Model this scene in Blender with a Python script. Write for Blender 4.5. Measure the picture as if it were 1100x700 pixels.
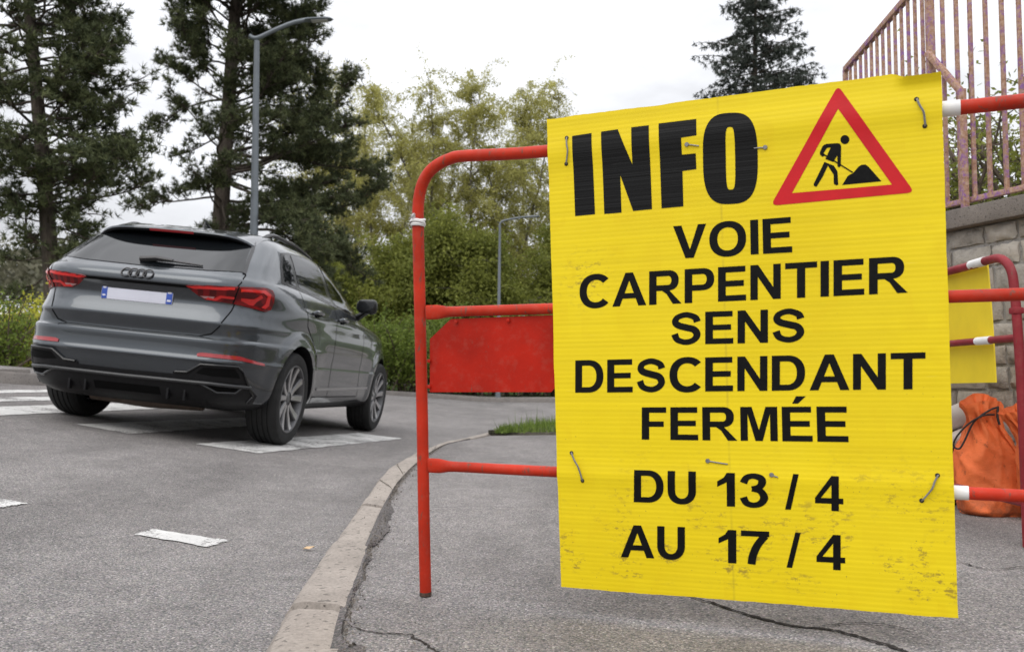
import bpy, bmesh, math, random
import numpy as np
from mathutils import Vector, Matrix
from mathutils.bvhtree import BVHTree

# ------------------------------------------------------------------ clean
for o in list(bpy.data.objects):
    bpy.data.objects.remove(o)
S = bpy.context.scene
COL = S.collection

# ------------------------------------------------------------------ camera
F = 1000.0; PITCH = 0.059; HC = 0.62
cam_d = bpy.data.cameras.new('camera'); cam = bpy.data.objects.new('camera', cam_d); COL.objects.link(cam)
cam_d.sensor_width = 36.0; cam_d.lens = 36.0 * F / 1100.0
cam_d.clip_start = 0.05; cam_d.clip_end = 3000
cam.location = (0, 0, HC); cam.rotation_euler = (math.pi / 2 + PITCH, 0, 0)
cam_d.dof.use_dof = True; cam_d.dof.focus_distance = 2.6; cam_d.dof.aperture_fstop = 7.1
S.camera = cam

# ------------------------------------------------------------------ world and sun
SUN_EL, SUN_AZ = math.radians(52), math.radians(205)      # azimuth measured from +Y clockwise: behind the camera, a little to its left
w = bpy.data.worlds.new('World'); S.world = w; w.use_nodes = True
nt = w.node_tree; nt.nodes.clear()
def WN(t, **k):
    n = nt.nodes.new(t)
    for a, b in k.items(): setattr(n, a, b)
    return n
out = WN('ShaderNodeOutputWorld'); bg = WN('ShaderNodeBackground'); bg.inputs['Strength'].default_value = 0.12
sky = WN('ShaderNodeTexSky', sky_type='NISHITA', sun_disc=False, sun_elevation=SUN_EL, sun_rotation=SUN_AZ, air_density=1.0, dust_density=2.0)
tc = WN('ShaderNodeTexCoord'); sep = WN('ShaderNodeSeparateXYZ')
nt.links.new(tc.outputs['Generated'], sep.inputs[0])
zr = WN('ShaderNodeMapRange'); zr.inputs['From Min'].default_value = 0.0; zr.inputs['From Max'].default_value = 1.0
zr.inputs['To Min'].default_value = 6.2; zr.inputs['To Max'].default_value = 17.0
nt.links.new(sep.outputs['Z'], zr.inputs['Value'])
mp = WN('ShaderNodeMapping'); mp.inputs['Scale'].default_value = (1.6, 1.6, 4.5)
nt.links.new(tc.outputs['Generated'], mp.inputs['Vector'])
nz = WN('ShaderNodeTexNoise'); nz.inputs['Scale'].default_value = 2.2; nz.inputs['Detail'].default_value = 6; nz.inputs['Roughness'].default_value = 0.55
nt.links.new(mp.outputs[0], nz.inputs['Vector'])
nr = WN('ShaderNodeMapRange'); nr.inputs['From Min'].default_value = 0.34; nr.inputs['From Max'].default_value = 0.62
nr.inputs['To Min'].default_value = 0.80; nr.inputs['To Max'].default_value = 1.14
nt.links.new(nz.outputs['Fac'], nr.inputs['Value'])
mul = WN('ShaderNodeMath', operation='MULTIPLY'); nt.links.new(zr.outputs[0], mul.inputs[0]); nt.links.new(nr.outputs[0], mul.inputs[1])
comb = WN('ShaderNodeCombineColor')
for i, k in enumerate((0.975, 0.985, 1.02)):
    m = WN('ShaderNodeMath', operation='MULTIPLY'); m.inputs[1].default_value = k
    nt.links.new(mul.outputs[0], m.inputs[0]); nt.links.new(m.outputs[0], comb.inputs[i])
mix = WN('ShaderNodeMix', data_type='RGBA'); mix.inputs[0].default_value = 0.93
nt.links.new(sky.outputs[0], mix.inputs[6]); nt.links.new(comb.outputs[0], mix.inputs[7])
nt.links.new(mix.outputs[2], bg.inputs['Color']); nt.links.new(bg.outputs[0], out.inputs['Surface'])

sl = bpy.data.lights.new('sun', 'SUN'); sl.energy = 1.3; sl.angle = math.radians(50); sl.color = (1.0, 0.96, 0.9)
so = bpy.data.objects.new('sun', sl); COL.objects.link(so)
sd = Vector((math.sin(SUN_AZ) * math.cos(SUN_EL), math.cos(SUN_AZ) * math.cos(SUN_EL), math.sin(SUN_EL)))
so.rotation_euler = (-sd).to_track_quat('-Z', 'Y').to_euler()
S.view_settings.view_transform = 'Standard'; S.view_settings.look = 'None'
S.view_settings.exposure = 0.0; S.view_settings.gamma = 1.0
S.view_settings.use_curve_mapping = False

# ------------------------------------------------------------------ projection helpers (pixels of the 1100x700 photograph -> points in the place)
CP, SP = math.cos(PITCH), math.sin(PITCH)
CAM = Vector((0, 0, HC))
def c2w(x, y, z, direction=False):
    v = Vector((x, z * CP + y * SP, z * SP - y * CP))
    return v if direction else v + CAM
def ray(px, py):
    return c2w((px - 550) / F, (py - 350) / F, 1.0, True)
def at_depth(px, py, Y):
    r = ray(px, py); return CAM + r * (Y / r.y)
def smooth(a, b, x):
    t = np.clip((np.asarray(x, float) - a) / (b - a), 0, 1); return t * t * (3 - 2 * t)
def road_z(X, Y):
    X = np.asarray(X, float); Y = np.asarray(Y, float)
    s = 0.138
    Xc = np.maximum(X, -6.5)
    ext = np.where(X < -6.5, 1 - np.exp(-(-6.5 - np.minimum(X, -6.5)) / 1.2), 0) * 1.2 * s
    q = np.where(Xc < -1.5, 0.004 + s * 1.3 / 2 + s * (-1.5 - Xc), 0.004 + s / (2 * 1.3) * np.clip(-0.2 - Xc, 0, None) ** 2)
    k = 1 - 0.42 * smooth(11, 26, Y)
    near = 0.55 + 0.45 * smooth(1.0, 5.5, Y)
    return (q + ext) * k * near
PZ = 0.10
def on_plane_z(px, py, z):
    r = ray(px, py); t = (z - HC) / r.z; return CAM + r * t
def on_road(px, py, dz=0.0):
    r = ray(px, py); t = 0.8; 
    f = lambda t: (CAM.z + r.z * t) - (float(road_z(r.x * t, r.y * t)) + dz)
    lo = 0.5; hi = None; st = 0.5
    while st < 80:
        if f(st) < 0: hi = st; break
        lo = st; st += 0.1
    if hi is None: hi = 80
    for _ in range(40):
        m = (lo + hi) / 2
        if f(m) < 0: hi = m
        else: lo = m
    return CAM + r * hi

# ------------------------------------------------------------------ object helpers
def tag(o, label=None, cat=None, group=None, kind=None):
    if label: o['label'] = label
    if cat: o['category'] = cat
    if group: o['group'] = group
    if kind: o['kind'] = kind
    return o
def empty(name, M, label=None, cat=None, group=None):
    o = bpy.data.objects.new(name, None); COL.objects.link(o)
    o.empty_display_size = 0.2
    if not isinstance(M, Matrix): M = Matrix.Translation(Vector(M))
    o.matrix_world = M
    return tag(o, label, cat, group)
def mesh_from(name, verts, faces, mats, smooth_=True, mi=None):
    me = bpy.data.meshes.new(name)
    verts = np.asarray(verts, dtype=np.float64)
    me.from_pydata([tuple(v) for v in verts], [], faces)
    for m in (mats if isinstance(mats, (list, tuple)) else [mats]): me.materials.append(m)
    if mi is not None: me.polygons.foreach_set('material_index', mi)
    if smooth_: me.polygons.foreach_set('use_smooth', [True] * len(me.polygons))
    me.update(); return me
def fast_mesh(name, V, n, mat, tone=None):
    """V: (N*n,3) array, every n consecutive vertices form one face"""
    V = np.asarray(V, np.float32); N = len(V) // n
    me = bpy.data.meshes.new(name)
    me.vertices.add(len(V)); me.vertices.foreach_set('co', V.ravel())
    me.loops.add(N * n); me.loops.foreach_set('vertex_index', np.arange(N * n, dtype=np.int32))
    me.polygons.add(N); me.polygons.foreach_set('loop_start', np.arange(0, N * n, n, dtype=np.int32))
    me.polygons.foreach_set('loop_total', np.full(N, n, np.int32))
    me.materials.append(mat)
    if tone is not None:
        a = me.attributes.new('tone', 'FLOAT', 'FACE'); a.data.foreach_set('value', np.asarray(tone, np.float32))
    me.update(calc_edges=True); return me
def link(name, me, parent=None, local=False, M=None):
    o = bpy.data.objects.new(name, me); COL.objects.link(o)
    if parent is not None:
        o.parent = parent
        if not local: o.matrix_parent_inverse = parent_matrix(parent).inverted()
    if M is not None: o.matrix_basis = M
    return o
def parent_matrix(p):
    m = p.matrix_basis.copy()
    while p.parent is not None:
        m = p.parent.matrix_basis @ p.matrix_parent_inverse @ m if False else (p.parent.matrix_basis @ (p.matrix_parent_inverse @ m))
        p = p.parent
    return m
class MB:
    """mesh builder: collects primitive shapes into ONE mesh"""
    def __init__(s): s.v = []; s.f = []; s.mi = []; s.cur = 0
    def add(s, v, f):
        b = len(s.v); s.v += [tuple(p) for p in v]; s.f += [tuple(i + b for i in q) for q in f]; s.mi += [s.cur] * len(f); return s
    def box(s, c, d, M=None, bev=0.0):
        bm = bmesh.new(); bmesh.ops.create_cube(bm, size=1.0)
        for v in bm.verts: v.co = Vector((v.co.x * d[0], v.co.y * d[1], v.co.z * d[2]))
        if bev > 0: bmesh.ops.bevel(bm, geom=bm.edges[:], offset=bev, segments=2, affect='EDGES', profile=0.6)
        bm.verts.index_update()
        c = Vector(c)
        vs = [((M @ v.co) if M else v.co) + c for v in bm.verts]
        fs = [[v.index for v in f.verts] for f in bm.faces]; bm.free()
        return s.add(vs, fs)
    def tube(s, pts, r, n=12, caps=True, flat=None):
        pts = [Vector(p) for p in pts]; m = len(pts)
        rs = r if isinstance(r, (list, tuple, np.ndarray)) else [r] * m
        T = []
        for i in range(m):
            t = pts[min(i + 1, m - 1)] - pts[max(i - 1, 0)]; T.append(t.normalized())
        up = Vector((0, 0, 1)) if abs(T[0].z) < 0.9 else Vector((0, 1, 0))
        a = T[0].cross(up).normalized(); vs = []
        for i in range(m):
            a = (a - T[i] * a.dot(T[i])).normalized(); b = T[i].cross(a)
            for k in range(n):
                th = 2 * math.pi * k / n
                vs.append(pts[i] + (a * math.cos(th) + b * math.sin(th)) * rs[i])
        fs = [(i * n + k, i * n + (k + 1) % n, (i + 1) * n + (k + 1) % n, (i + 1) * n + k) for i in range(m - 1) for k in range(n)]
        if caps: fs += [tuple(range(n - 1, -1, -1)), tuple((m - 1) * n + k for k in range(n))]
        return s.add(vs, fs)
    def lathe(s, prof, M, n=48, closed=False):
        """prof: (radius, axial); axis is local z of M"""
        vs = [M @ Vector((r * math.cos(2 * math.pi * k / n), r * math.sin(2 * math.pi * k / n), a)) for (r, a) in prof for k in range(n)]
        m = len(prof); rg = range(m if closed else m - 1)
        fs = [(i * n + k, i * n + (k + 1) % n, ((i + 1) % m) * n + (k + 1) % n, ((i + 1) % m) * n + k) for i in rg for k in range(n)]
        return s.add(vs, fs)
    def prism(s, poly, fn, h):
        """poly: list of 2-D points; fn(u,v,w)->point; extruded from w=0 to w=h"""
        bm = bmesh.new()
        vv = [bm.verts.new((p[0], p[1], 0)) for p in poly]; bm.faces.new(vv)
        bmesh.ops.triangulate(bm, faces=bm.faces[:]); bm.verts.index_update()
        tr = [[v.index for v in f.verts] for f in bm.faces]; bm.free(); n = len(poly)
        vs = [fn(p[0], p[1], 0) for p in poly] + [fn(p[0], p[1], h) for p in poly]
        fs = tr + [[i + n for i in reversed(t)] for t in tr] + [(i, i + n, (i + 1) % n + n, (i + 1) % n) for i in range(n)]
        return s.add(vs, fs)
    def build(s, name, mats, parent=None, smooth_=True, local=False, recalc=True, M=None):
        me = mesh_from(name, s.v, s.f, mats, smooth_, s.mi)
        if recalc:
            bm = bmesh.new(); bm.from_mesh(me); bmesh.ops.recalc_face_normals(bm, faces=bm.faces[:]); bm.to_mesh(me); bm.free()
        if smooth_: sharp(me)
        return link(name, me, parent, local, M)
def sharp(me, ang=35):
    bm = bmesh.new(); bm.from_mesh(me); lim = math.radians(ang)
    for e in bm.edges:
        if len(e.link_faces) == 2: e.smooth = e.calc_face_angle(0) < lim
    bm.to_mesh(me); bm.free()

# ------------------------------------------------------------------ materials
class Mat:
    def __init__(s, name):
        s.m = bpy.data.materials.new(name); s.m.use_nodes = True; s.nt = s.m.node_tree
        s.b = s.nt.nodes['Principled BSDF']; s._tc = None
    def n(s, t, **k):
        x = s.nt.nodes.new(t)
        for a, b in k.items():
            if a in x.inputs: x.inputs[a].default_value = b
            else: setattr(x, a, b)
        return x
    def l(s, a, b): s.nt.links.new(a, b)
    def co(s, kind='Object'):
        if s._tc is None: s._tc = s.n('ShaderNodeTexCoord')
        return s._tc.outputs[kind]
    def noise(s, scale, detail=4, rough=0.55, vec=None, dist=0.0):
        x = s.n('ShaderNodeTexNoise'); x.inputs['Scale'].default_value = scale; x.inputs['Detail'].default_value = detail
        x.inputs['Roughness'].default_value = rough; x.inputs['Distortion'].default_value = dist
        s.l(vec if vec is not None else s.co(), x.inputs['Vector']); return x.outputs['Fac']
    def mapped(s, scale, loc=(0, 0, 0), rot=(0, 0, 0)):
        x = s.n('ShaderNodeMapping'); x.inputs['Scale'].default_value = scale; x.inputs['Location'].default_value = loc; x.inputs['Rotation'].default_value = rot
        s.l(s.co(), x.inputs['Vector']); return x.outputs[0]
    def ramp(s, fac, stops):
        x = s.n('ShaderNodeValToRGB'); r = x.color_ramp
        while len(r.elements) < len(stops): r.elements.new(0.5)
        for e, (p, c) in zip(r.elements, stops):
            e.position = p; e.color = (c[0], c[1], c[2], 1) if isinstance(c, (tuple, list)) else (c, c, c, 1)
        s.l(fac, x.inputs['Fac']); return x.outputs['Color']
    def mix(s, fac, a, b, mode='MIX'):
        x = s.n('ShaderNodeMix', data_type='RGBA', blend_type=mode)
        for sock, v in ((x.inputs[0], fac), (x.inputs[6], a), (x.inputs[7], b)):
            if isinstance(v, (int, float)): sock.default_value = v
            elif isinstance(v, (tuple, list)): sock.default_value = (v[0], v[1], v[2], 1)
            else: s.l(v, sock)
        return x.outputs[2]
    def math(s, op, a, b=0.0, c=None):
        x = s.n('ShaderNodeMath', operation=op)
        for i, v in enumerate((a, b, c)):
            if v is None: continue
            if isinstance(v, (int, float)): x.inputs[i].default_value = v
            else: s.l(v, x.inputs[i])
        return x.outputs[0]
    def set(s, **k):
        names = dict(color='Base Color', rough='Roughness', metal='Metallic', coat='Coat Weight', coat_rough='Coat Roughness', spec='Specular IOR Level', sub='Subsurface Weight', trans='Transmission Weight', emis='Emission Color', es='Emission Strength')
        for a, v in k.items():
            sock = s.b.inputs[names[a]]
            if isinstance(v, (int, float)): sock.default_value = v
            elif isinstance(v, (tuple, list)): sock.default_value = (v[0], v[1], v[2], 1)
            else: s.l(v, sock)
        return s
    def bump(s, h, strength=0.3, dist=0.01, prev=None):
        x = s.n('ShaderNodeBump'); x.inputs['Strength'].default_value = strength; x.inputs['Distance'].default_value = dist
        s.l(h, x.inputs['Height'])
        if prev is not None: s.l(prev, x.inputs['Normal'])
        s.l(x.outputs[0], s.b.inputs['Normal']); return x.outputs[0]

def simple(name, col, rough=0.5, metal=0.0, var=0.12, vs=6.0, coat=0.0, spec=0.5, bump=0.0, bs=200):
    m = Mat(name); nn = m.noise(vs, 5)
    lo = tuple(c * (1 - var) for c in col); hi = tuple(min(1, c * (1 + var)) for c in col)
    m.set(color=m.ramp(nn, [(0.3, lo), (0.7, hi)]), rough=rough, metal=metal, coat=coat, spec=spec)
    if bump: m.bump(m.noise(bs, 3), bump, 0.002)
    return m.m

def asphalt(name, base, warm=1.03, seed=0.0, agg=215.0, crack=False):
    m = Mat(name)
    co = m.mapped((1, 1, 1), (seed, seed * 0.7, 0))
    vor = m.n('ShaderNodeTexVoronoi', feature='F1'); vor.inputs['Scale'].default_value = agg; m.l(co, vor.inputs['Vector'])
    sp = m.n('ShaderNodeSeparateColor'); m.l(vor.outputs['Color'], sp.inputs[0])
    b = base
    stone = m.ramp(sp.outputs[0], [(0.0, (b * .48, b * .46, b * .45)), (0.35, (b * .85 * warm, b * .82, b * .80)), (0.7, (b * 1.12 * warm, b * 1.05, b)), (0.94, (b * 1.35, b * 1.3, b * 1.26)), (1.0, (b * 2.0, b * 1.95, b * 1.9))])
    tint = m.mix(.10, (1, 1, 1), vor.outputs['Color']); tint = m.mix(1.0, tint, (1.055, 1.05, 1.05), 'MULTIPLY'); stone = m.mix(1.0, stone, tint, 'MULTIPLY')
    edge = m.ramp(vor.outputs['Distance'], [(0.0, 1.0), (0.45, 0.9), (0.85, 0.42)])
    c = m.mix(0.75, stone, edge, 'MULTIPLY')
    fine = m.ramp(m.noise(420, 2, 0.6, co), [(0.3, 0.68), (0.7, 1.28)])
    c = m.mix(0.8, c, fine, 'MULTIPLY')
    big = m.ramp(m.noise(0.75, 6, 0.62, co, 0.4), [(0.3, 0.83), (0.5, 1.0), (0.7, 1.12)])
    c = m.mix(0.85, c, big, 'MULTIPLY')
    mid = m.ramp(m.noise(7.5, 5, 0.65, co), [(0.35, 0.86), (0.65, 1.1)])
    c = m.mix(0.8, c, mid, 'MULTIPLY')
    worn = m.ramp(m.noise(1, 5, 0.6, m.mapped((1.5, .28, 1), (seed, 0, 0), (0, 0, .12))), [(0.36, 0.78), (0.5, 1.0), (0.66, 1.13)])
    c = m.mix(0.9, c, worn, 'MULTIPLY')
    stain = m.ramp(m.noise(2.6, 5, 0.7, co, .6), [(0.60, 0.0), (0.72, 1.0)]); c = m.mix(m.math('MULTIPLY', stain, .38), c, (b * .45, b * .43, b * .41))
    spots = m.ramp(m.noise(23, 2, 0.5, co), [(0.70, 0.0), (0.76, 1.0)])
    c = m.mix(m.math('MULTIPLY', spots, 0.35), c, (b * .45, b * .43, b * .42))
    if crack:
        cv = m.n('ShaderNodeTexVoronoi', feature='DISTANCE_TO_EDGE'); cv.inputs['Scale'].default_value = 0.42
        wn = m.n('ShaderNodeTexNoise'); wn.inputs['Scale'].default_value = 5; wn.inputs['Detail'].default_value = 5; m.l(co, wn.inputs['Vector'])
        vm = m.n('ShaderNodeVectorMath', operation='SCALE'); vm.inputs['Scale'].default_value = 0.16; m.l(wn.outputs['Color'], vm.inputs[0])
        va = m.n('ShaderNodeVectorMath', operation='ADD'); m.l(co, va.inputs[0]); m.l(vm.outputs[0], va.inputs[1]); m.l(va.outputs[0], cv.inputs['Vector'])
        ck = m.ramp(cv.outputs['Distance'], [(0.0, 1.0), (0.0016, 0.8), (0.0036, 0.0)])
        c = m.mix(m.math('MULTIPLY', ck, m.ramp(m.noise(1.1, 3, .6, co), [(.45, 0.0), (.6, .75)])), c, (.04, .037, .034))
    m.set(color=c, rough=0.9, spec=0.25)
    h = m.math('ADD', m.math('MULTIPLY', vor.outputs['Distance'], -1.0), m.math('MULTIPLY', m.noise(300, 2, 0.6, co), 0.5))
    m.bump(h, 0.55, 0.0022)
    return m.m

def road_paint(name):
    m = Mat(name)
    wear = m.math('ADD', m.math('MULTIPLY', m.noise(65, 4, 0.7), 0.6), m.math('MULTIPLY', m.noise(3.5, 4, 0.6), 0.55))
    k = m.ramp(wear, [(0.505, 0.0), (0.555, 1.0)])
    c = m.mix(k, (.20, .19, .185), m.ramp(m.noise(11, 5), [(0.3, (.50, .495, .48)), (0.7, (.64, .63, .61))]))
    m.set(color=c, rough=0.8, spec=0.3); m.bump(m.noise(180, 3), 0.5, 0.003)
    return m.m

M_ROAD = asphalt('asphalt_road', 0.232, 1.015)
M_PAVE = asphalt('asphalt_pavement', 0.25, 1.025, 3.7, 235.0, True)
M_PAINT = road_paint('road_paint_white')
def concrete(name, col, s=1.0):
    m = Mat(name)
    c = m.ramp(m.noise(5 * s, 6, 0.65), [(0.3, tuple(x * .75 for x in col)), (0.55, col), (0.75, tuple(min(1, x * 1.15) for x in col))])
    c = m.mix(0.7, c, m.ramp(m.noise(140 * s, 3, 0.7), [(0.3, 0.7), (0.7, 1.25)]), 'MULTIPLY')
    pit = m.ramp(m.noise(62 * s, 2, 0.5), [(0.34, 1.0), (0.375, 0.0)])
    c = m.mix(m.math('MULTIPLY', pit, 0.6), c, (.06, .055, .05))
    m.set(color=c, rough=0.92, spec=0.25); m.bump(m.noise(120 * s, 5, 0.7), 0.6, 0.005); return m.m
M_KERB = concrete('kerb_granite', (.34, .30, .265), .8)
M_KERBFAR = concrete('kerb_far_stone', (.22, .20, .185))
M_COPING = concrete('coping_concrete', (.21, .185, .165), 1.4)
M_FARPAVE = concrete('far_pavement', (.27, .25, .23), 0.6)

def earth_grass():
    m = Mat('verge_grass')
    c = m.ramp(m.noise(1.3, 6, 0.7), [(0.3, (.035, .055, .015)), (0.55, (.06, .09, .025)), (0.75, (.10, .10, .045))])
    c = m.mix(0.8, c, m.ramp(m.noise(60, 3, 0.7), [(0.3, 0.55), (0.7, 1.3)]), 'MULTIPLY')
    m.set(color=c, rough=0.95, spec=0.1); m.bump(m.noise(40, 4), 0.8, 0.05); return m.m
M_VERGE = earth_grass()
M_SOIL = concrete('soil_dirt', (.085, .075, .055), 2.0)

def foliage(name, dark, light, rough=0.7, trans=0.0):
    m = Mat(name)
    a = m.n('ShaderNodeAttribute', attribute_name='tone')
    m.set(color=m.ramp(a.outputs['Fac'], [(0.0, dark), (1.0, light)]), rough=rough, spec=0.25)
    if trans > 0:
        tl = m.n('ShaderNodeBsdfTranslucent'); m.l(m.b.inputs['Base Color'].links[0].from_socket, tl.inputs['Color'])
        ms = m.n('ShaderNodeMixShader'); ms.inputs[0].default_value = trans
        o = m.nt.nodes['Material Output']; m.l(m.b.outputs[0], ms.inputs[1]); m.l(tl.outputs[0], ms.inputs[2]); m.l(ms.outputs[0], o.inputs['Surface'])
    return m.m
M_PINE = foliage('pine_needles', (.040, .054, .026), (.165, .185, .080))
M_SPRUCE = foliage('spruce_needles', (.034, .042, .036), (.085, .10, .08))
M_BIRCH = foliage('birch_leaves', (.28, .27, .085), (.56, .53, .18), trans=0.5)
M_LEAF = foliage('shrub_leaves', (.13, .155, .035), (.32, .34, .075), trans=0.45)
M_HEDGE = foliage('hedge_leaves', (.075, .115, .022), (.25, .32, .06), trans=0.4)
M_LIME = foliage('lime_leaves', (.36, .37, .05), (.70, .67, .11), trans=0.5)
M_WOOD = foliage('distant_leaves', (.10, .10, .075), (.19, .18, .12), trans=0.2)
M_GRASS = foliage('grass_blades', (.08, .13, .025), (.22, .30, .06), trans=0.35)
def bark(name, a, b):
    m = Mat(name); v = m.mapped((1, 1, 0.25))
    m.set(color=m.ramp(m.noise(14, 6, 0.7, v), [(0.3, a), (0.7, b)]), rough=0.95, spec=0.1); m.bump(m.noise(20, 5, 0.7, v), 0.9, 0.04); return m.m
M_BARK = bark('pine_bark', (.05, .042, .036), (.14, .115, .095))
M_BBARK = bark('birch_bark', (.10, .09, .07), (.26, .24, .20))
M_TWIG = simple('twig_bark', (.10, .075, .055), 0.9)

# ================================================================== THE SETTING
def grid_sheet(name, xs, ys, zf, mat):
    X, Y = np.meshgrid(xs, ys); Z = zf(X, Y)
    V = np.c_[X.ravel(), Y.ravel(), Z.ravel()]; nx = len(xs)
    Fc = [(j * nx + i, j * nx + i + 1, (j + 1) * nx + i + 1, (j + 1) * nx + i) for j in range(len(ys) - 1) for i in range(nx - 1)]
    o = link(name, mesh_from(name, V, Fc, mat)); o['kind'] = 'structure'; return o
grid_sheet('road', np.concatenate([np.arange(-60, -10, 5), np.arange(-10, 1.01, .25), np.arange(2, 62, 5)]), np.concatenate([np.arange(-40, 0, 4), np.arange(0, 30.1, .5), [40, 60]]), road_z, M_ROAD)
g = grid_sheet('ground', np.arange(-1500, 1501, 100), np.arange(-600, 2001, 100), lambda X, Y: X * 0 - 0.35, M_VERGE)

# near kerb: outer and inner edge (world, on the plane of the pavement)
K_OUT = [(226, 790), (279, 700), (310, 645), (361, 571), (390, 533), (416, 503), (447, 485), (476, 473.5), (501, 469)]
K_IN = [(325, 790), (360, 700), (372, 650), (398, 578), (416, 538), (428, 517), (449, 496), (471, 480.5), (494, 473.5)]
ko = [on_plane_z(p[0], p[1], PZ) for p in K_OUT]; ki = [on_plane_z(p[0], p[1], PZ) for p in K_IN]
ko = [Vector((ko[0].x + .0, -3, PZ))] + ko + [Vector((0.0, 10.3, PZ)), Vector((.9, 11.5, PZ)), Vector((2.4, 12.3, PZ)), Vector((6, 12.9, PZ)), Vector((30, 14, PZ))]
ki = [Vector((ki[0].x + .0, -3, PZ))] + ki + [Vector((0.07, 10.1, PZ)), Vector((1.0, 11.33, PZ)), Vector((2.45, 12.12, PZ)), Vector((6, 12.72, PZ)), Vector((30, 13.82, PZ))]
def chain(pts, n=10):
    P = np.array([tuple(p) for p in pts]); out = []
    for i in range(len(P) - 1):
        p0, p1, p2, p3 = P[max(i - 1, 0)], P[i], P[i + 1], P[min(i + 2, len(P) - 1)]
        for t in np.linspace(0, 1, n, endpoint=False):
            out.append(.5 * (2 * p1 + (p2 - p0) * t + (2 * p0 - 5 * p1 + 4 * p2 - p3) * t * t + (3 * p1 - p0 - 3 * p2 + p3) * t ** 3))
    out.append(P[-1]); return np.array(out)
KO = chain(ko, 12); KI = chain(ki, 12)
# kerb stones: each about a metre, a dark joint between, edges chipped
rng = np.random.default_rng(4)
kb = MB()
i0 = 0; d = np.r_[0, np.cumsum(np.linalg.norm(np.diff(KO[:, :2], axis=0), axis=1))]
stops = [float(np.interp(y_, KO[:, 1], d)) for y_ in (-2.95, -1.9, -.85, .2, 1.25, 2.19, 3.09, 4.02)]
while stops[-1] < d[-1] - 1.2: stops.append(stops[-1] + 0.97)
def kerb_pt(s, which):
    A = KO if which == 0 else KI
    return np.array([np.interp(s, d, A[:, k]) for k in range(3)])
for a, b in zip(stops[:-1], stops[1:]):
    tw = rng.normal(0, .004); dz = rng.normal(0, .004)
    ns = 14; ss = np.r_[a + .008, a + .024, np.linspace(a + .07, b - .07, ns - 4), b - .024, b - .008]; rows = []
    for j, s in enumerate(ss):
        o_, i_ = kerb_pt(s, 0), kerb_pt(s, 1); n_ = i_ - o_
        zr_ = float(road_z(o_[0], o_[1])); e = 0.045 if j in (0, ns - 1) else 0.0
        top = max(PZ, zr_ + .085) + dz - e
        r1, r2, r3 = rng.normal(0, .0015, 3)
        rows.append([(o_[0] - n_[0] * .05, o_[1] - n_[1] * .05, zr_ - .08), (o_[0] + r1 - n_[0] * .02, o_[1] - n_[1] * .02, top - .035 + r2), (o_[0] + r1 + .018, o_[1], top - .008 + r3), (o_[0] * .72 + i_[0] * .28, o_[1] * .72 + i_[1] * .28, top + r3 * .5),
                     (o_[0] * .15 + i_[0] * .85, o_[1] * .15 + i_[1] * .85, top + r2 * .5), (i_[0] + r1, i_[1], top - .006 + r1 * .5), (i_[0] + .01, i_[1], top - .06)])
    nv = 7; vs = [p for r_ in rows for p in r_]
    fs = [(j * nv + k, j * nv + k + 1, (j + 1) * nv + k + 1, (j + 1) * nv + k) for j in range(ns - 1) for k in range(nv - 1)]
    fs += [tuple(range(nv)), tuple((ns - 1) * nv + k for k in reversed(range(nv)))]
    kb.add(vs, fs)
kerb = kb.build('kerb', M_KERB); kerb['kind'] = 'structure'
# pavement sheet: strips from the inner kerb edge out to the right, up to where the grass starts
GR_Y = 9.25
pv = MB(); KIc = [p for p in KI if p[1] <= GR_Y]
cols = [0, .03, .07, .14, .3, .6, 1, 1.6, 2.4, 3.4, 5, 9, 16]
def pave_z(x, y, t): return PZ - .004 + .004 * math.sin(x * 5 + y * 2.1) + .004 * math.sin(y * 3.3 - x * 1.7) - (.008 if t == 0 else 0)
vs = []
for p in KIc:
    for t in cols: x = p[0] + t - .004; vs.append((x, p[1], pave_z(x, p[1], t)))
n = len(cols)
pv.add(vs, [(j * n + k, j * n + k + 1, (j + 1) * n + k + 1, (j + 1) * n + k) for j in range(len(KIc) - 1) for k in range(n - 1)])
pave = pv.build('pavement', M_PAVE); pave['kind'] = 'structure'
# soil under the grass strip between pavement and kerb
sb = MB(); KIg = [p for p in KI if p[1] >= GR_Y - .25]
vs = []
for p in KIg:
    for t in np.linspace(0, 1, 6):
        vs.append((p[0] + .01, p[1] * t + (GR_Y - .03) * (1 - t), PZ + (.012 + .03 * math.sin(t * math.pi) if t > .01 else -.06)))
sb.add(vs, [(j * 6 + k, j * 6 + k + 1, (j + 1) * 6 + k + 1, (j + 1) * 6 + k) for j in range(len(KIg) - 1) for k in range(5)])
so_ = sb.build('soil_strip', M_SOIL); so_['kind'] = 'structure'

# far kerb and what lies beyond it
FK = [(-14, 6.5), (-8, 8.3), (-5.6, 9.15), (-4.95, 9.9), (-4.75, 12), (-4.6, 17), (-4.5, 23), (-4.0, 26.3), (-2.6, 27.3), (0, 27.3), (2, 26.6), (8, 25.5), (40, 22)]
FKc = chain([(p[0], p[1], 0) for p in FK], 8)
fk = MB(); vs = []
nrm = np.gradient(FKc[:, :2], axis=0); nrm = np.c_[-nrm[:, 1], nrm[:, 0]]; nrm /= np.linalg.norm(nrm, axis=1)[:, None]
for p, q in zip(FKc, nrm):
    z = float(road_z(p[0], p[1]))
    for off, dz in ((0, -.05), (0.01, .10), (.03, .125), (.20, .125), (.20, .02)): vs.append((p[0] + q[0] * off, p[1] + q[1] * off, z + dz))
fk.add(vs, [(j * 5 + k, j * 5 + k + 1, (j + 1) * 5 + k + 1, (j + 1) * 5 + k) for j in range(len(FKc) - 1) for k in range(4)])
o = fk.build('far_kerb', M_KERBFAR); o['kind'] = 'structure'
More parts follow.
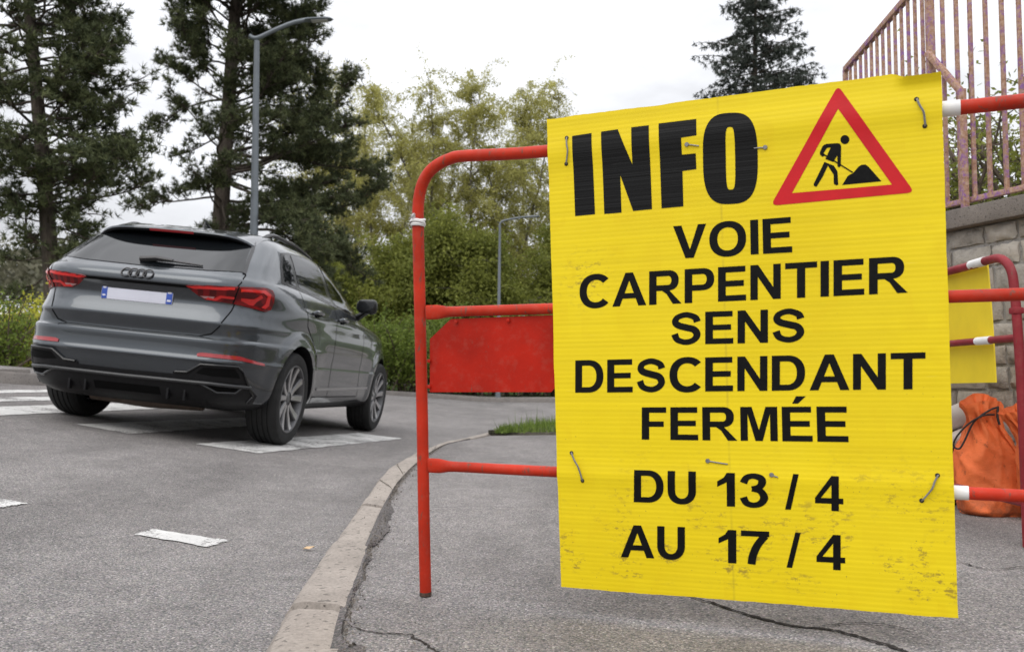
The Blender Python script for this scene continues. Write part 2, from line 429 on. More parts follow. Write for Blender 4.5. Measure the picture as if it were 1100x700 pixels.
def far_strip(name, offs, dz, mat):
    b = MB(); vs = []
    for p, q in zip(FKc, nrm):
        z = float(road_z(p[0], p[1]))
        for off, d_ in zip(offs, dz): vs.append((p[0] + q[0] * off, p[1] + q[1] * off, z + d_))
    n = len(offs)
    b.add(vs, [(j * n + k, j * n + k + 1, (j + 1) * n + k + 1, (j + 1) * n + k) for j in range(len(FKc) - 1) for k in range(n - 1)])
    o = b.build(name, mat); o['kind'] = 'structure'; return o
far_strip('far_pavement', [.19, .9, 1.7], [.12, .125, .13], M_FARPAVE)
far_strip('verge', [1.6, 4, 8, 20, 60, 200], [.12, .16, .2, .3, .1, -.6], M_VERGE)

# painted markings
def marking(name, polys, label_kind='structure'):
    b = MB()
    for poly in polys:
        P = [on_road(p[0], p[1]) if not isinstance(p, Vector) else p for p in poly]
        # subdivide the quad so that it follows the road
        nu, nv = 90, 16; vs = []; rj = np.random.default_rng(len(b.v) + 5); W1, L1 = (P[3] - P[0]).length, (P[1] - P[0]).length
        je = [np.convolve(rj.normal(0, 1, k + 9), np.ones(3) / 3, 'same')[4:-4] * .011 for k in (nu, nu, nv, nv)]
        for j in range(nv + 1):
            for i in range(nu + 1):
                u, v = i / nu, j / nv
                v += (je[0][i] * (1 - v) ** 6 + je[1][i] * v ** 6) / W1; u += (je[2][j] * (1 - u) ** 30 + je[3][j] * u ** 30) / L1
                q = (P[0] * (1 - u) + P[1] * u) * (1 - v) + (P[3] * (1 - u) + P[2] * u) * v
                vs.append((q.x, q.y, float(road_z(q.x, q.y)) + .004 + (0.003 if 0 else 0)))
        b.add(vs, [(j * (nu + 1) + i, j * (nu + 1) + i + 1, (j + 1) * (nu + 1) + i + 1, (j + 1) * (nu + 1) + i) for j in range(nv) for i in range(nu)])
    o = b.build(name, M_PAINT); o['kind'] = 'structure'; return o
a_, b_, c_ = on_road(210, 477), on_road(276, 487), on_road(432, 471)
dirS = (c_ - b_); dirS.z = 0; endS = (b_ - a_); endS.z = 0
print('stripe', a_, b_, c_, dirS.length, endS.length)
W_ = 0.5; dS = dirS.normalized(); perp = Vector((dS.y, -dS.x, 0))          # towards the camera side
stripes = []
a2, b2 = on_road(82, 456), on_road(138, 466)
print('stripe2', a2, b2, on_road(264, 458)); print('s3', on_road(0, 437), on_road(0, 447), on_road(0, 427), on_road(0, 432), on_road(0, 418), on_road(0, 423))
stripes.append([a_, a_ + dirS, c_, b_])
d2 = on_road(264, 458) - b2; d2.z = 0; d2 = d2.normalized() * dirS.length
stripes.append([a2, a2 + d2, b2 + d2, b2])
a3, b3 = on_road(-60, 439), on_road(-60, 449); d3 = (on_road(46, 437) - a3)
e3 = on_road(118, 432.5); f3 = on_road(118, 440)
stripes.append([a3, on_road(215, 430), on_road(215, 437), b3])
stripes.append([on_road(-90, 428), on_road(130, 425.5), on_road(130, 429), on_road(-90, 433)])
stripes.append([on_road(-90, 420), on_road(70, 418.5), on_road(70, 421), on_road(-90, 424)])
marking('crosswalk', stripes)
marking('dashed_line', [[(145.5, 574.5), (167, 568.5), (245, 581), (223, 588)], [(-50, 536), (2, 536), (29, 541), (-20, 549)]])

# ================================================================== INFO SIGN AND BARRIER
Nc = Vector((.38523189, -.01083774, .92275616)); P0c = Vector((.11207701, .58751143, 2.105))   # the board's plane, seen from the camera (metres)
SU = c2w(.92223477, -.03107862, -.38537923, True); SV = c2w(-.03285463, -.99945818, .00197754, True); SN = -c2w(*Nc, True)   # along, up, towards the viewer
SO = c2w(*P0c)
def plane_pt(px, py, back=0.0):
    """pixel -> point on the board's plane (back: metres behind it)"""
    r = ray(px, py); o = SO - SN * back
    return CAM + r * ((o - CAM).dot(SN) / r.dot(SN))
def uv(px, py):
    p = plane_pt(px, py) - SO; return (p.dot(SU), p.dot(SV))
SM = Matrix((( SU.x, SV.x, SN.x, SO.x), (SU.y, SV.y, SN.y, SO.y), (SU.z, SV.z, SN.z, SO.z), (0, 0, 0, 1)))

def paint_red(name, col, chips=0.62):
    m = Mat(name)
    c = m.ramp(m.noise(9, 5), [(0.3, tuple(x * .72 for x in col)), (0.7, tuple(x * 1.12 for x in col))])
    sc = m.ramp(m.noise(1, 5, 0.7, m.mapped((90, 90, 22))), [(chips, 0.0), (chips + .05, 1.0)])
    c = m.mix(m.math('MULTIPLY', sc, 0.75), c, (.13, .065, .045))
    dust = m.ramp(m.noise(40, 4, .7), [(0.5, 0.0), (0.8, 0.16)])
    c = m.mix(dust, c, (.34, .20, .15))
    m.set(color=c, rough=m.ramp(m.noise(14, 4), [(0.3, .38), (0.7, .6)]), spec=0.22); m.bump(m.noise(60, 4), 0.12, 0.003); return m.m
M_RED = paint_red('barrier_red_paint', (.50, .030, .010), .58)
M_DRED = paint_red('barrier_dark_red_paint', (.24, .022, .030))
M_PLATE = paint_red('plate_red_paint', (.43, .014, .004), 0.66)
M_WHITE = simple('white_reflective', (.72, .71, .70), 0.5, var=.08, vs=30)
M_STEEL = simple('galvanised_steel', (.45, .45, .44), 0.45, 0.8, .15, 20)
M_WIRE = simple('wire_tie_steel', (.25, .245, .25), 0.5, 0.6, .2, 80)
M_HOLE = simple('dark_hole', (.02, .018, .015), 0.9)

BB = 0.022       # the tubes' axis lies this far behind the board
foot = plane_pt(457.2, 638, BB)
bar = empty('crowd_barrier', foot, 'red tubular crowd barrier with a red infill plate, carrying the large yellow notice', 'barrier')
tr = 0.0142
L = [(457.2, 638), (455.5, 560), (453.6, 450), (451, 330), (449.2, 250), (449.0, 228), (450.2, 212), (454, 197), (461, 185), (471, 176.5), (484, 170.5), (500, 167.5), (585, 162.6), (800, 139.5), (1018, 117), (1100, 108.5)]
pts = [plane_pt(p[0], p[1], BB) for p in L]
dv = (pts[-1] - pts[-3]).normalized()
end = pts[-1] + dv * .12
down = (pts[0] - pts[4]).normalized()
arc = [end + dv * (.10 * math.sin(a)) + down * (.10 * (1 - math.cos(a))) for a in np.linspace(0, math.pi / 2, 7)]
rf = arc[-1] + down * ((arc[-1].z - PZ) / -down.z)
path = pts + arc + [arc[-1].lerp(rf, .5), rf]
dense = chain(path, 5)
mb = MB(); mb.tube([Vector(p) for p in dense], tr, 18); mb.build('tube_frame', M_RED, bar)
def rail(name, p0, p1, a, b, flat=.03):
    """a cross rail with flattened ends"""
    A, B = plane_pt(*p0, BB), plane_pt(*p1, BB); ax = (B - A).normalized(); Ln = (B - A).length
    up = SV; nn = SN; m = MB(); n = 16; S_ = []
    for s in [0, .012, .03, .055, .07, Ln * .3, Ln * .6, Ln - .07, Ln - .05, Ln - .03, Ln - .012, Ln]:
        e = min(s, Ln - s); k = float(smooth(.03, .065, e))
        S_.append((s, .0125 * k + .0045 * (1 - k), .0125 * k + .0175 * (1 - k)))
    vs = []
    for s, rn, ru in S_:
        for q in range(n):
            t = 2 * math.pi * q / n; vs.append(A + ax * s + nn * (rn * math.cos(t)) + up * (ru * math.sin(t)))
    fs = [(i * n + q, i * n + (q + 1) % n, (i + 1) * n + (q + 1) % n, (i + 1) * n + q) for i in range(len(S_) - 1) for q in range(n)] + [tuple(range(n - 1, -1, -1)), tuple((len(S_) - 1) * n + q for q in range(n))]
    m.add(vs, fs); return m.build(name, M_RED, bar)
rail('cross_rail', (458, 335.5), (1168, 314), 0, 0)
rail('cross_rail', (460, 499.5), (1168, 536), 0, 0)
def ring(name, p0, p1, mat, r=tr + .0012):
    m = MB(); m.tube([plane_pt(*p0, BB), plane_pt(*p1, BB)], r, 18); return m.build(name, mat, bar)
ring('reflective_band', (985, 120.4), (1031.5, 115.6), M_WHITE)
ring('reflective_band', (990, 526.6), (1040.5, 529.3), M_WHITE, .0137)
# infill plate under the middle rail
pp = [plane_pt(p[0], p[1], BB) for p in [(461, 364), (484, 342), (640, 336), (640, 421), (461, 421)]]
pp = [plane_pt(p[0], p[1], BB) for p in [(461.5, 364), (484, 342.5), (598, 338), (598, 414), (592, 421), (461.5, 421)]]
m = MB(); m.prism([((p - SO).dot(SU), (p - SO).dot(SV)) for p in pp], lambda u, v, w_: SO - SN * (BB + .001) + SU * u + SV * v - SN * w_, .002)
m.build('infill_plate', M_PLATE, bar, smooth_=False)
for q in [(461, 387.5), (461, 415), (490, 345.5), (546, 344)]:
    p = plane_pt(q[0], q[1], BB - .003); m = MB(); m.lathe([(0, 0), (.0045, 0), (.0045, .003), (0, .004)], Matrix.Translation(p) @ SN.to_track_quat('Z', 'Y').to_matrix().to_4x4(), 10); m.build('bolt', M_PLATE, bar)
ft = MB(); ft.tube([foot + (pts[1] - pts[0]).normalized() * -.002, foot + (pts[1] - pts[0]).normalized() * .007], tr + .0006, 18); ft.build('foot_cap', simple('rusty_foot', (.07, .04, .028), .9, var=.5, vs=120), bar)
# scrap of white tape knotted round the leg
tp = plane_pt(449.2, 237.5, BB); rngt = random.Random(3)
m = MB(); n = 22
for r_, h0 in ((tr + .0025, -.010), (tr + .004, -.004), (tr + .003, .003)):
    prof = [(r_ + rngt.uniform(-.001, .002), h0 - .004), (r_ + .002, h0), (r_ + rngt.uniform(-.001, .001), h0 + .004)]
    tilt = Matrix.Rotation(rngt.uniform(-.25, .25), 4, 'X') @ Matrix.Rotation(rngt.uniform(-.25, .25), 4, 'Y')
    m.lathe(prof, Matrix.Translation(tp) @ tilt, n)
for k in range(4):
    a = tp + Vector((rngt.uniform(-.022, -.01), -.016, rngt.uniform(-.004, .010)))
    m.add([a, a + Vector((rngt.uniform(-.016, .006), -.003, rngt.uniform(-.003, .014))), a + Vector((rngt.uniform(-.012, .012), -.009, .010)), a + Vector((.008, -.004, .004))], [(0, 1, 2, 3)])
t_ = m.build('tape_scrap', M_WHITE, recalc=False); tag(t_, 'scrap of white tape knotted round the bent leg of the red barrier', 'tape')

# ---- the board: corrugated plastic, creased where it bears on the two rails
def board_mat():
    m = Mat('yellow_corrugated_plastic')
    sp = m.n('ShaderNodeSeparateXYZ'); m.l(m.co(), sp.inputs[0]); U_, V_ = sp.outputs[0], sp.outputs[1]
    base = m.ramp(m.noise(2.2, 5, .6), [(0.25, (.79, .585, .006)), (0.55, (.87, .665, .008)), (0.8, (.90, .71, .018))])
    fl = m.n('ShaderNodeTexWave', wave_type='BANDS', bands_direction='Y'); fl.inputs['Scale'].default_value = 31; fl.inputs['Distortion'].default_value = 0.25; fl.inputs['Detail'].default_value = 2
    m.l(m.co(), fl.inputs['Vector'])
    bandn = m.noise(1, 3, .6, m.mapped((.8, 60, 1)))
    c = m.mix(0.55, base, m.ramp(bandn, [(0.3, .88), (0.7, 1.06)]), 'MULTIPLY')
    c = m.mix(0.13, c, m.ramp(fl.outputs['Fac'], [(0.0, .80), (0.4, 1.0)]), 'MULTIPLY')
    # ghosts of older lettering that was peeled off: blocks of slightly deeper yellow
    gv = m.n('ShaderNodeTexBrick'); gv.offset = .37; gv.inputs['Scale'].default_value = 1.0
    gv.inputs['Brick Width'].default_value = .082; gv.inputs['Row Height'].default_value = .118; gv.inputs['Mortar Size'].default_value = .016
    gv.inputs['Color1'].default_value = (1, 1, 1, 1); gv.inputs['Color2'].default_value = (.4, .4, .4, 1); gv.inputs['Mortar'].default_value = (0, 0, 0, 1)
    m.l(m.mapped((1, 1, 1), (.03, .05, 0)), gv.inputs['Vector'])
    ghost = m.math('MULTIPLY', gv.outputs['Color'], m.ramp(m.noise(5.5, 2, .5), [(0.46, 0.0), (0.5, .5), (0.56, 0.0)]))
    c = m.mix(ghost, c, (.80, .58, .006))
    # brown scuffs: short smears in rows near the bottom, and a patch at the left
    sm = m.ramp(m.noise(1, 6, .75, m.mapped((38, 70, 1))), [(0.53, 0.0), (0.60, 1.0)])
    area = m.ramp(m.noise(7, 3, .5, m.mapped((1.2, 1.6, 1), (.3, .1, 0))), [(0.47, 0.0), (0.55, 1.0)])
    low = m.ramp(V_, [(0.02, 0.0), (0.04, 1.0), (0.13, .85), (0.24, .35), (0.34, 0.0)])
    # scuffs on the left, below the big word
    def gauss(u0, v0, su, sv):
        a = m.math('POWER', m.math('DIVIDE', m.math('SUBTRACT', U_, u0), su), 2.0); b = m.math('POWER', m.math('DIVIDE', m.math('SUBTRACT', V_, v0), sv), 2.0)
        return m.math('POWER', 2.718, m.math('MULTIPLY', m.math('ADD', a, b), -1.0))
    left = m.math('MULTIPLY', gauss(.085, .69, .05, .05), 1.0)
    right = m.math('MULTIPLY', gauss(.66, .24, .08, .05), .3)
    k = m.math('MULTIPLY', sm, m.math('MINIMUM', 1.0, m.math('ADD', m.math('MULTIPLY', low, area), m.math('ADD', left, right))))
    c = m.mix(m.math('MULTIPLY', k, .75), c, (.26, .17, .035))
    speck = m.ramp(m.noise(170, 2, .5), [(0.735, 0.0), (0.76, 1.0)])
    c = m.mix(m.math('MULTIPLY', speck, m.ramp(V_, [(0.1, .7), (.6, .12)])), c, (.16, .11, .04))
    scr = m.ramp(m.noise(1, 4, .6, m.mapped((6, 220, 1), rot=(0, 0, .12))), [(0.70, 0.0), (0.74, .6)])
    c = m.mix(m.math('MULTIPLY', scr, .35), c, (.95, .86, .40))
    # one fold line down the middle
    dl = m.math('ABSOLUTE', m.math('SUBTRACT', U_, .385)); ln = m.ramp(dl, [(0.0, .35), (0.0010, 0.0)])
    c = m.mix(m.math('MULTIPLY', ln, m.ramp(m.noise(9, 2), [(.4, 0.1), (.6, 1.0)])), c, (.35, .26, .03))
    m.set(color=c, rough=m.ramp(m.noise(5, 4), [(0.3, .36), (0.7, .55)]), spec=0.32)
    h = m.math('ADD', m.math('MULTIPLY', fl.outputs['Fac'], .5), m.math('MULTIPLY', bandn, 1.4))
    m.bump(h, 0.16, 0.0016); return m.m
M_BOARD = board_mat()
M_BLACK = simple('black_vinyl', (.005, .005, .005), 0.5, var=.3, vs=60, bump=0.25, bs=90, spec=.14)
M_SRED = simple('red_vinyl', (.58, .012, .018), 0.45, var=.08, vs=20, spec=.3)
def black_flute():
    m = Mat('black_vinyl_on_flutes'); v = m.noise(1, 3, .6, m.mapped((1.2, 120, 1)))
    sh = m.ramp(m.noise(1, 4, .6, m.mapped((9, 160, 1))), [(0.66, 0.0), (0.73, .5)])
    m.set(color=m.mix(sh, (.005, .005, .005), (.09, .09, .09)), rough=.4, spec=.22); m.bump(v, .6, .002); return m.m
M_BLACKF = black_flute()
corners = [uv(587, 128), uv(1011, 73), uv(1029, 663), uv(603, 630)]       # TL TR BR BL
V_TOP, V_LOW = uv(700, 151)[1], uv(700, 512)[1]
def relief(u, v):
    w_ = .0035 * math.exp(-((v - (V_TOP + (u - .3) * .012)) / .030) ** 2) + .0026 * math.exp(-((v - V_LOW) / .022) ** 2)
    w_ += .0022 * math.sin(2.1 * u + 5.0 * v) + .0012 * math.sin(9 * u - 3 * v + 1)
    e = max(0, v - 1.0); w_ -= .25 * e * e * (1 + .5 * math.sin(7 * u))
    return w_
sign = empty('info_sign', SM, 'large yellow road works notice headed INFO, wired to the front of the red barrier', 'sign')
rs = np.random.default_rng(9)
NUc, NVc = 84, 110; TH = .0045
ed = {k: np.convolve(rs.normal(0, .0016, n_ + 13), np.ones(5) / 5, 'same')[6:-6] for k, n_ in (('t', NUc), ('b', NUc), ('l', NVc), ('r', NVc))}
vs = []
for side in (0, 1):
    for j in range(NVc + 1):
        for i in range(NUc + 1):
            a, b = i / NUc, j / NVc
            q = [(corners[3][k] * (1 - a) + corners[2][k] * a) * (1 - b) + (corners[0][k] * (1 - a) + corners[1][k] * a) * b for k in (0, 1)]
            if j == NVc: q[1] += ed['t'][i]
            if j == 0: q[1] += ed['b'][i] * .7
            if i == 0: q[0] += ed['l'][j] * .4
            if i == NUc: q[0] += ed['r'][j] * .4
            w_ = relief(*q)
            if a > .90 and b > .975:                         # torn and folded corner at the top right
                t = (b - .975) / .025; w_ += .010 * t * smooth(.90, .92, a); q[1] -= .010 * t * smooth(.90, .912, a)
            vs.append((q[0], q[1], w_ - side * TH))
n = NUc + 1; off = n * (NVc + 1)
fs = [(j * n + i, j * n + i + 1, (j + 1) * n + i + 1, (j + 1) * n + i) for j in range(NVc) for i in range(NUc)]
fs += [tuple(x + off for x in reversed(f)) for f in fs]
for i in range(NUc):
    fs += [(i + 1, i, i + off, i + 1 + off), (NVc * n + i, NVc * n + i + 1, NVc * n + i + 1 + off, NVc * n + i + off)]
for j in range(NVc):
    fs += [(j * n, (j + 1) * n, (j + 1) * n + off, j * n + off), ((j + 1) * n + NUc, j * n + NUc, j * n + NUc + off, (j + 1) * n + NUc + off)]
m = MB(); m.add(vs, fs); m.build('board', M_BOARD, sign, local=True)

def refine(bm, lift, size=.014):
    bmesh.ops.triangulate(bm, faces=bm.faces[:])
    for _ in range(6):
        el = [e for e in bm.edges if e.calc_length() > size]
        if not el: break
        bmesh.ops.subdivide_edges(bm, edges=el, cuts=1, use_grid_fill=False); bmesh.ops.triangulate(bm, faces=[f for f in bm.faces if len(f.verts) > 3])
    for v in bm.verts: v.co.z = relief(v.co.x, v.co.y) + lift
    bm.normal_update()
    for f in bm.faces:
        if f.normal.z < 0: f.normal_flip()
def art(name, polys, mat, lift=.0006, label=None, parent=None):
    """flat vinyl pieces laid on the board (polys in board coordinates, holes are cut by keyhole bridges)"""
    bm = bmesh.new()
    for poly in polys:
        f = bm.faces.new([bm.verts.new((p[0], p[1], 0)) for p in poly])
    refine(bm, lift)
    me = bpy.data.meshes.new(name); bm.to_mesh(me); bm.free(); me.materials.append(mat)
    me.polygons.foreach_set('use_smooth', [True] * len(me.polygons))
    o = link(name, me, parent or sign, local=True)
    if label: o['label'] = label
    return o
# INFO, traced as polygons
def zA(x, y): return uv(600 + x / 3.5, 90 + y / 3.5)
def ring_poly(outer, inner):
    k = min(range(len(inner)), key=lambda i: (Vector(inner[i]) - Vector(outer[0])).length)
    inn = inner[k:] + inner[:k]; return outer + [outer[0]] + [inn[0]] + list(reversed(inn[1:])) + [inn[0]]
I_ = [zA(50, 196), zA(123, 185), zA(136, 490), zA(61, 497)]
N_ = [zA(*p) for p in [(159, 180), (222, 171), (277, 303), (273, 164), (339, 156), (351, 471), (280, 478), (231, 343), (236, 484), (171, 489)]]
F_ = [zA(*p) for p in [(376, 150), (518, 133), (520, 195), (462, 204), (464, 267), (516, 262), (518, 321), (466, 328), (469, 461), (387, 468)]]
def sup(cx, cy, rx, ry, n_=3.4, N=56, skew=-.05, lean=.012):
    o = []
    for k in range(N):
        t = 2 * math.pi * k / N; c, s = math.cos(t), math.sin(t)
        x = rx * math.copysign(abs(c) ** (2 / n_), c); y = ry * math.copysign(abs(s) ** (2 / n_), s)
        o.append(zA(cx + x + y * lean, cy + y + x * skew))
    return o
outer, inner = sup(646, 281, 103, 171, 3.0), sup(646.5, 281, 17.5, 117, 4.0, 40)
art('lettering', [I_, N_, F_], M_BLACKF, label='INFO in heavy black capitals')
def band(name, out_, in_, mat, lift, parent=None, label=None):
    """region between two outlines with the same number of points"""
    n = len(out_); polys = [[out_[i], out_[(i + 1) % n], in_[(i + 1) % n], in_[i]] for i in range(n)]
    bm = bmesh.new(); vo = [bm.verts.new((*p, relief(*p) + lift)) for p in out_]; vi = [bm.verts.new((*p, relief(*p) + lift)) for p in in_]
    for i in range(n):
        f = bm.faces.new([vo[i], vo[(i + 1) % n], vi[(i + 1) % n], vi[i]])
    refine(bm, lift)
    me = bpy.data.meshes.new(name); bm.to_mesh(me); bm.free(); me.materials.append(mat)
    o = link(name, me, parent or sign, local=True)
    if label: o['label'] = label
    return o
band('lettering', outer, sup(646.5, 281, 17.5, 117, 4.0, 56), M_BLACKF, .0006, label='the O of INFO')

# smaller lines: a bold grotesque drawn piece by piece; each word is fitted to its box on the board
ST, HB = .212, .168
def rect(x0, y0, x1, y1): return [(x0, y0), (x1, y0), (x1, y1), (x0, y1)]
def strip(pts, th):
    """a stroke along a path as a list of quads"""
    P = np.array(pts, float); n = len(P); t = np.gradient(P, axis=0); t /= np.linalg.norm(t, axis=1)[:, None]
    nn = np.c_[-t[:, 1], t[:, 0]]; h = (np.array(th, float) * np.ones(n) / 2)[:, None]
    A, B = P + nn * h, P - nn * h
    return [('strip', A, B)]
def oval(cx, cy, rx, ry, a0, a1, thx, thy, n_=2.25, N=40):
    """part of a ring: outer super-ellipse rx, ry; wall thx at the sides, thy at top and bottom"""
    t = np.radians(np.linspace(a0, a1, N)); c, s_ = np.cos(t), np.sin(t)
    f = lambda v, e: np.sign(v) * np.abs(v) ** (2 / e)
    O_ = np.c_[cx + rx * f(c, n_), cy + ry * f(s_, n_)]; I2 = np.c_[cx + (rx - thx) * f(c, n_), cy + (ry - thy) * f(s_, n_)]
    return [('strip', O_, I2)]
def curve_path(pts, n=8): return chain([(p[0], p[1], 0) for p in pts], n)[:, :2]
def G_bowl(x0, x1, y0, y1, th=HB):
    r = (y1 - y0) / 2; xc = x1 - r * 1.02
    return [rect(x0, y1 - th, xc, y1), rect(x0, y0, xc, y0 + th)] + oval(xc, y0 + r, x1 - xc, r, -90, 90, ST * .98, th, 2.3)
GL = {
 'I': (ST, [rect(0, 0, ST, 1)]),
 'V': (.93, [[(0, 1), (.235, 1), (.475, .26), (.475, 0), (.35, 0)], [(.93, 1), (.70, 1), (.475, .26), (.475, 0), (.58, 0)]]),
 'O': (1.0, oval(.5, .5, .5, .525, 0, 360, .222, .185, 2.2, 64)),
 'E': (.76, [rect(0, 0, ST, 1), rect(ST, 0, .76, HB), rect(ST, 1 - HB, .74, 1), rect(ST, .425, .70, .59)]),
 'F': (.69, [rect(0, 0, ST, 1), rect(ST, 1 - HB, .69, 1), rect(ST, .40, .62, .565)]),
 'C': (.885, oval(.5, .5, .5, .525, 42, 318, .222, .185, 2.2, 56) ),
 'A': (1.0, [[(0, 0), (.225, 0), (.50, .76), (.50, 1), (.385, 1)], [(1, 0), (.77, 0), (.50, .76), (.50, 1), (.61, 1)], rect(.28, .225, .72, .385)]),
 'R': (.90, [rect(0, 0, ST, 1)] + G_bowl(ST, .845, .40, 1) + [[(.36, .41), (.55, .44), (.93, 0), (.68, 0), (.50, .30)]]),
 'P': (.82, [rect(0, 0, ST, 1)] + G_bowl(ST, .82, .355, 1)),
 'T': (.82, [rect(0, 1 - HB, .82, 1), rect(.41 - ST / 2, 0, .41 + ST / 2, 1 - HB)]),
 'N': (.80, [rect(0, 0, .197, 1), rect(.80 - .197, 0, .80, 1), [(.197, 1), (.197, .66), (.60, 0), (.603, 0), (.603, .345), (.205, 1)]]),
 'M': (.96, [rect(0, 0, .19, 1), rect(.77, 0, .96, 1), [(.19, 1), (.30, 1), (.48, .32), (.48, 0), (.385, 0), (.19, .79)], [(.77, 1), (.66, 1), (.48, .32), (.48, 0), (.575, 0), (.77, .79)]]),
 'D': (.86, [rect(0, 0, ST, 1), rect(ST, 1 - HB, .42, 1), rect(ST, 0, .42, HB)] + oval(.40, .5, .46, .5, -90, 90, ST, HB, 2.25)),
 'U': (.80, [rect(0, .40, ST, 1), rect(.80 - ST, .40, .80, 1)] + oval(.40, .41, .40, .435, 180, 360, ST, .18, 2.2)),
 'S': (.83, strip(curve_path([(.725, .70), (.665, .835), (.43, .925), (.19, .86), (.115, .72), (.20, .605), (.42, .53), (.64, .455), (.72, .29), (.62, .135), (.41, .075), (.18, .155), (.095, .335)]), np.interp(np.linspace(0, 1, 97), [0, .12, .25, .38, .5, .62, .75, .88, 1], [.20, .175, .165, .20, .205, .205, .175, .17, .20]))),
 '1': (.44, [rect(.235, 0, .44, 1), [(.235, 1), (.235, .72), (.0, .58), (.0, .745), (.16, .86)]]),
 '3': (.69, strip(curve_path([(.095, .715), (.17, .87), (.34, .925), (.52, .86), (.545, .72), (.47, .60), (.30, .545)]), np.interp(np.linspace(0, 1, 49), [0, .3, .6, 1], [.19, .155, .195, .15])) + strip(curve_path([(.30, .545), (.50, .49), (.595, .30), (.51, .125), (.33, .065), (.165, .125), (.09, .29)]), np.interp(np.linspace(0, 1, 49), [0, .35, .65, 1], [.15, .20, .155, .19]))),
 '4': (.74, [rect(.43, 0, .625, 1), rect(.0, .205, .43, .365), rect(.625, .205, .74, .365), [(0, .365), (.155, .365), (.43, .75), (.43, 1)]]),
 '7': (.68, [rect(0, .835, .68, 1)] + strip(curve_path([(.575, .86), (.40, .58), (.29, .27), (.255, 0)]), .195)),
}
GL['\u00c9'] = (.76, GL['E'][1] + [[(.27, 1.09), (.42, 1.09), (.62, 1.30), (.37, 1.30)]])
KERN = {'A': -.03, 'V': -.03, 'T': -.03, 'P': -.01}
def word(txt, BL, BR, TL, TR):
    """BL.. pixel corners of the word's box between base line and cap height"""
    q = [np.array(uv(*p)) for p in (BL, BR, TL, TR)]
    x = 0; items = []
    for ch in txt:
        wd, pcs = GL[ch]; items.append((x, pcs)); x += wd + .115 + KERN.get(ch, 0)
        last = wd
    tot = items[-1][0] + last
    def at(px_, py_):
        a, b = px_ / tot, py_
        p = (q[0] * (1 - a) + q[1] * a) * (1 - b) + (q[2] * (1 - a) + q[3] * a) * b
        return (p[0], p[1])
    bm = bmesh.new(); k = 0; lifts = []
    for x0, pcs in items:
        for pc in pcs:
            b2 = bmesh.new()
            if isinstance(pc, tuple):
                A = [b2.verts.new((*at(x0 + p[0], p[1]), 0)) for p in pc[1]]; B = [b2.verts.new((*at(x0 + p[0], p[1]), 0)) for p in pc[2]]
                for i in range(len(A) - 1): b2.faces.new([A[i], A[i + 1], B[i + 1], B[i]])
            else: b2.faces.new([b2.verts.new((*at(x0 + p[0], p[1]), 0)) for p in pc])
            lift = .0005 + .00006 * (k % 6); k += 1
            refine(b2, lift)
            b2.verts.index_update(); vv = [bm.verts.new(v.co) for v in b2.verts]
            for f in b2.faces: bm.faces.new([vv[v.index] for v in f.verts])
            b2.free()
    me = bpy.data.meshes.new('lettering'); bm.to_mesh(me); bm.free(); me.materials.append(M_BLACK)
    o = link('lettering', me, sign, local=True); o['label'] = ('black capitals ' if txt[0].isalpha() else 'black figures ') + txt
    return o
word('VOIE', (723, 278), (851, 270.8), (723, 243), (850, 232.8))
word('CARPENTIER', (622.5, 331), (973.8, 314.2), (622.5, 296), (973.8, 274.8))
word('SENS', (721.1, 370.3), (864.4, 367), (721.1, 336), (864.4, 331))
word('DESCENDANT', (618.2, 421.5), (994.2, 417.8), (618.2, 386.9), (994.2, 378.2))
word('FERMÉE', (689.8, 471.6), (911.6, 474.5), (689.8, 437.1), (910.2, 436.4))
word('DU', (681.2, 538.6), (748, 540.8), (682, 504), (748, 505.8))
word('13', (770.8, 543), (825.2, 545), (770.8, 507), (825.2, 508.3))
word('4', (875.6, 547.6), (906, 548.8), (875.6, 510), (906, 511.2))
word('AU', (667.2, 597.6), (736, 600.2), (667.2, 562.8), (736, 565.4))
word('17', (772, 603.6), (826.4, 606.4), (772, 568), (826.4, 570.4))
word('4', (877.2, 610.4), (908, 612), (877.2, 572.8), (908, 574.4))
art('lettering', [[uv(843.4, 546.8), uv(849.6, 546.8), uv(858.2, 508.8), uv(852.2, 508.4)]], M_BLACK, label='black slash in the first date')
art('lettering', [[uv(845, 608.8), uv(851, 609.2), uv(860.2, 571.6), uv(854.4, 571.2)]], M_BLACK, label='black slash in the second date')
# warning triangle with the digging figure
def zT(x, y): return uv(820 + x / 5, 90 + y / 5)
def rounded(P, r, k=7):
    o = []; n = len(P)
    for i in range(n):
        p, a, b = Vector(P[i]), Vector(P[i - 1]), Vector(P[(i + 1) % n])
        d1, d2 = (a - p).normalized(), (b - p).normalized(); ang = d1.angle(d2) / 2; t = r / math.tan(ang)
        s, e = p + d1 * t, p + d2 * t
        for j in range(k):
            u = j / (k - 1); o.append(tuple(s * (1 - u) ** 2 + p * 2 * u * (1 - u) + e * u * u))
    return o
TO, TI = [(401, 10), (812, 583), (38, 655)], [(402, 136), (691, 541), (153, 587)]
to = [zT(*p) for p in rounded(TO, 22)]; ti = [zT(*p) for p in rounded(TI, 1.0)]
warn = band('warning_triangle', to, ti, M_SRED, .0006, label='red triangle with a black digging figure')
circ = [(438 + 24 * math.cos(t), 300 + 24 * math.sin(t)) for t in np.linspace(0, 2 * math.pi, 28, endpoint=False)]
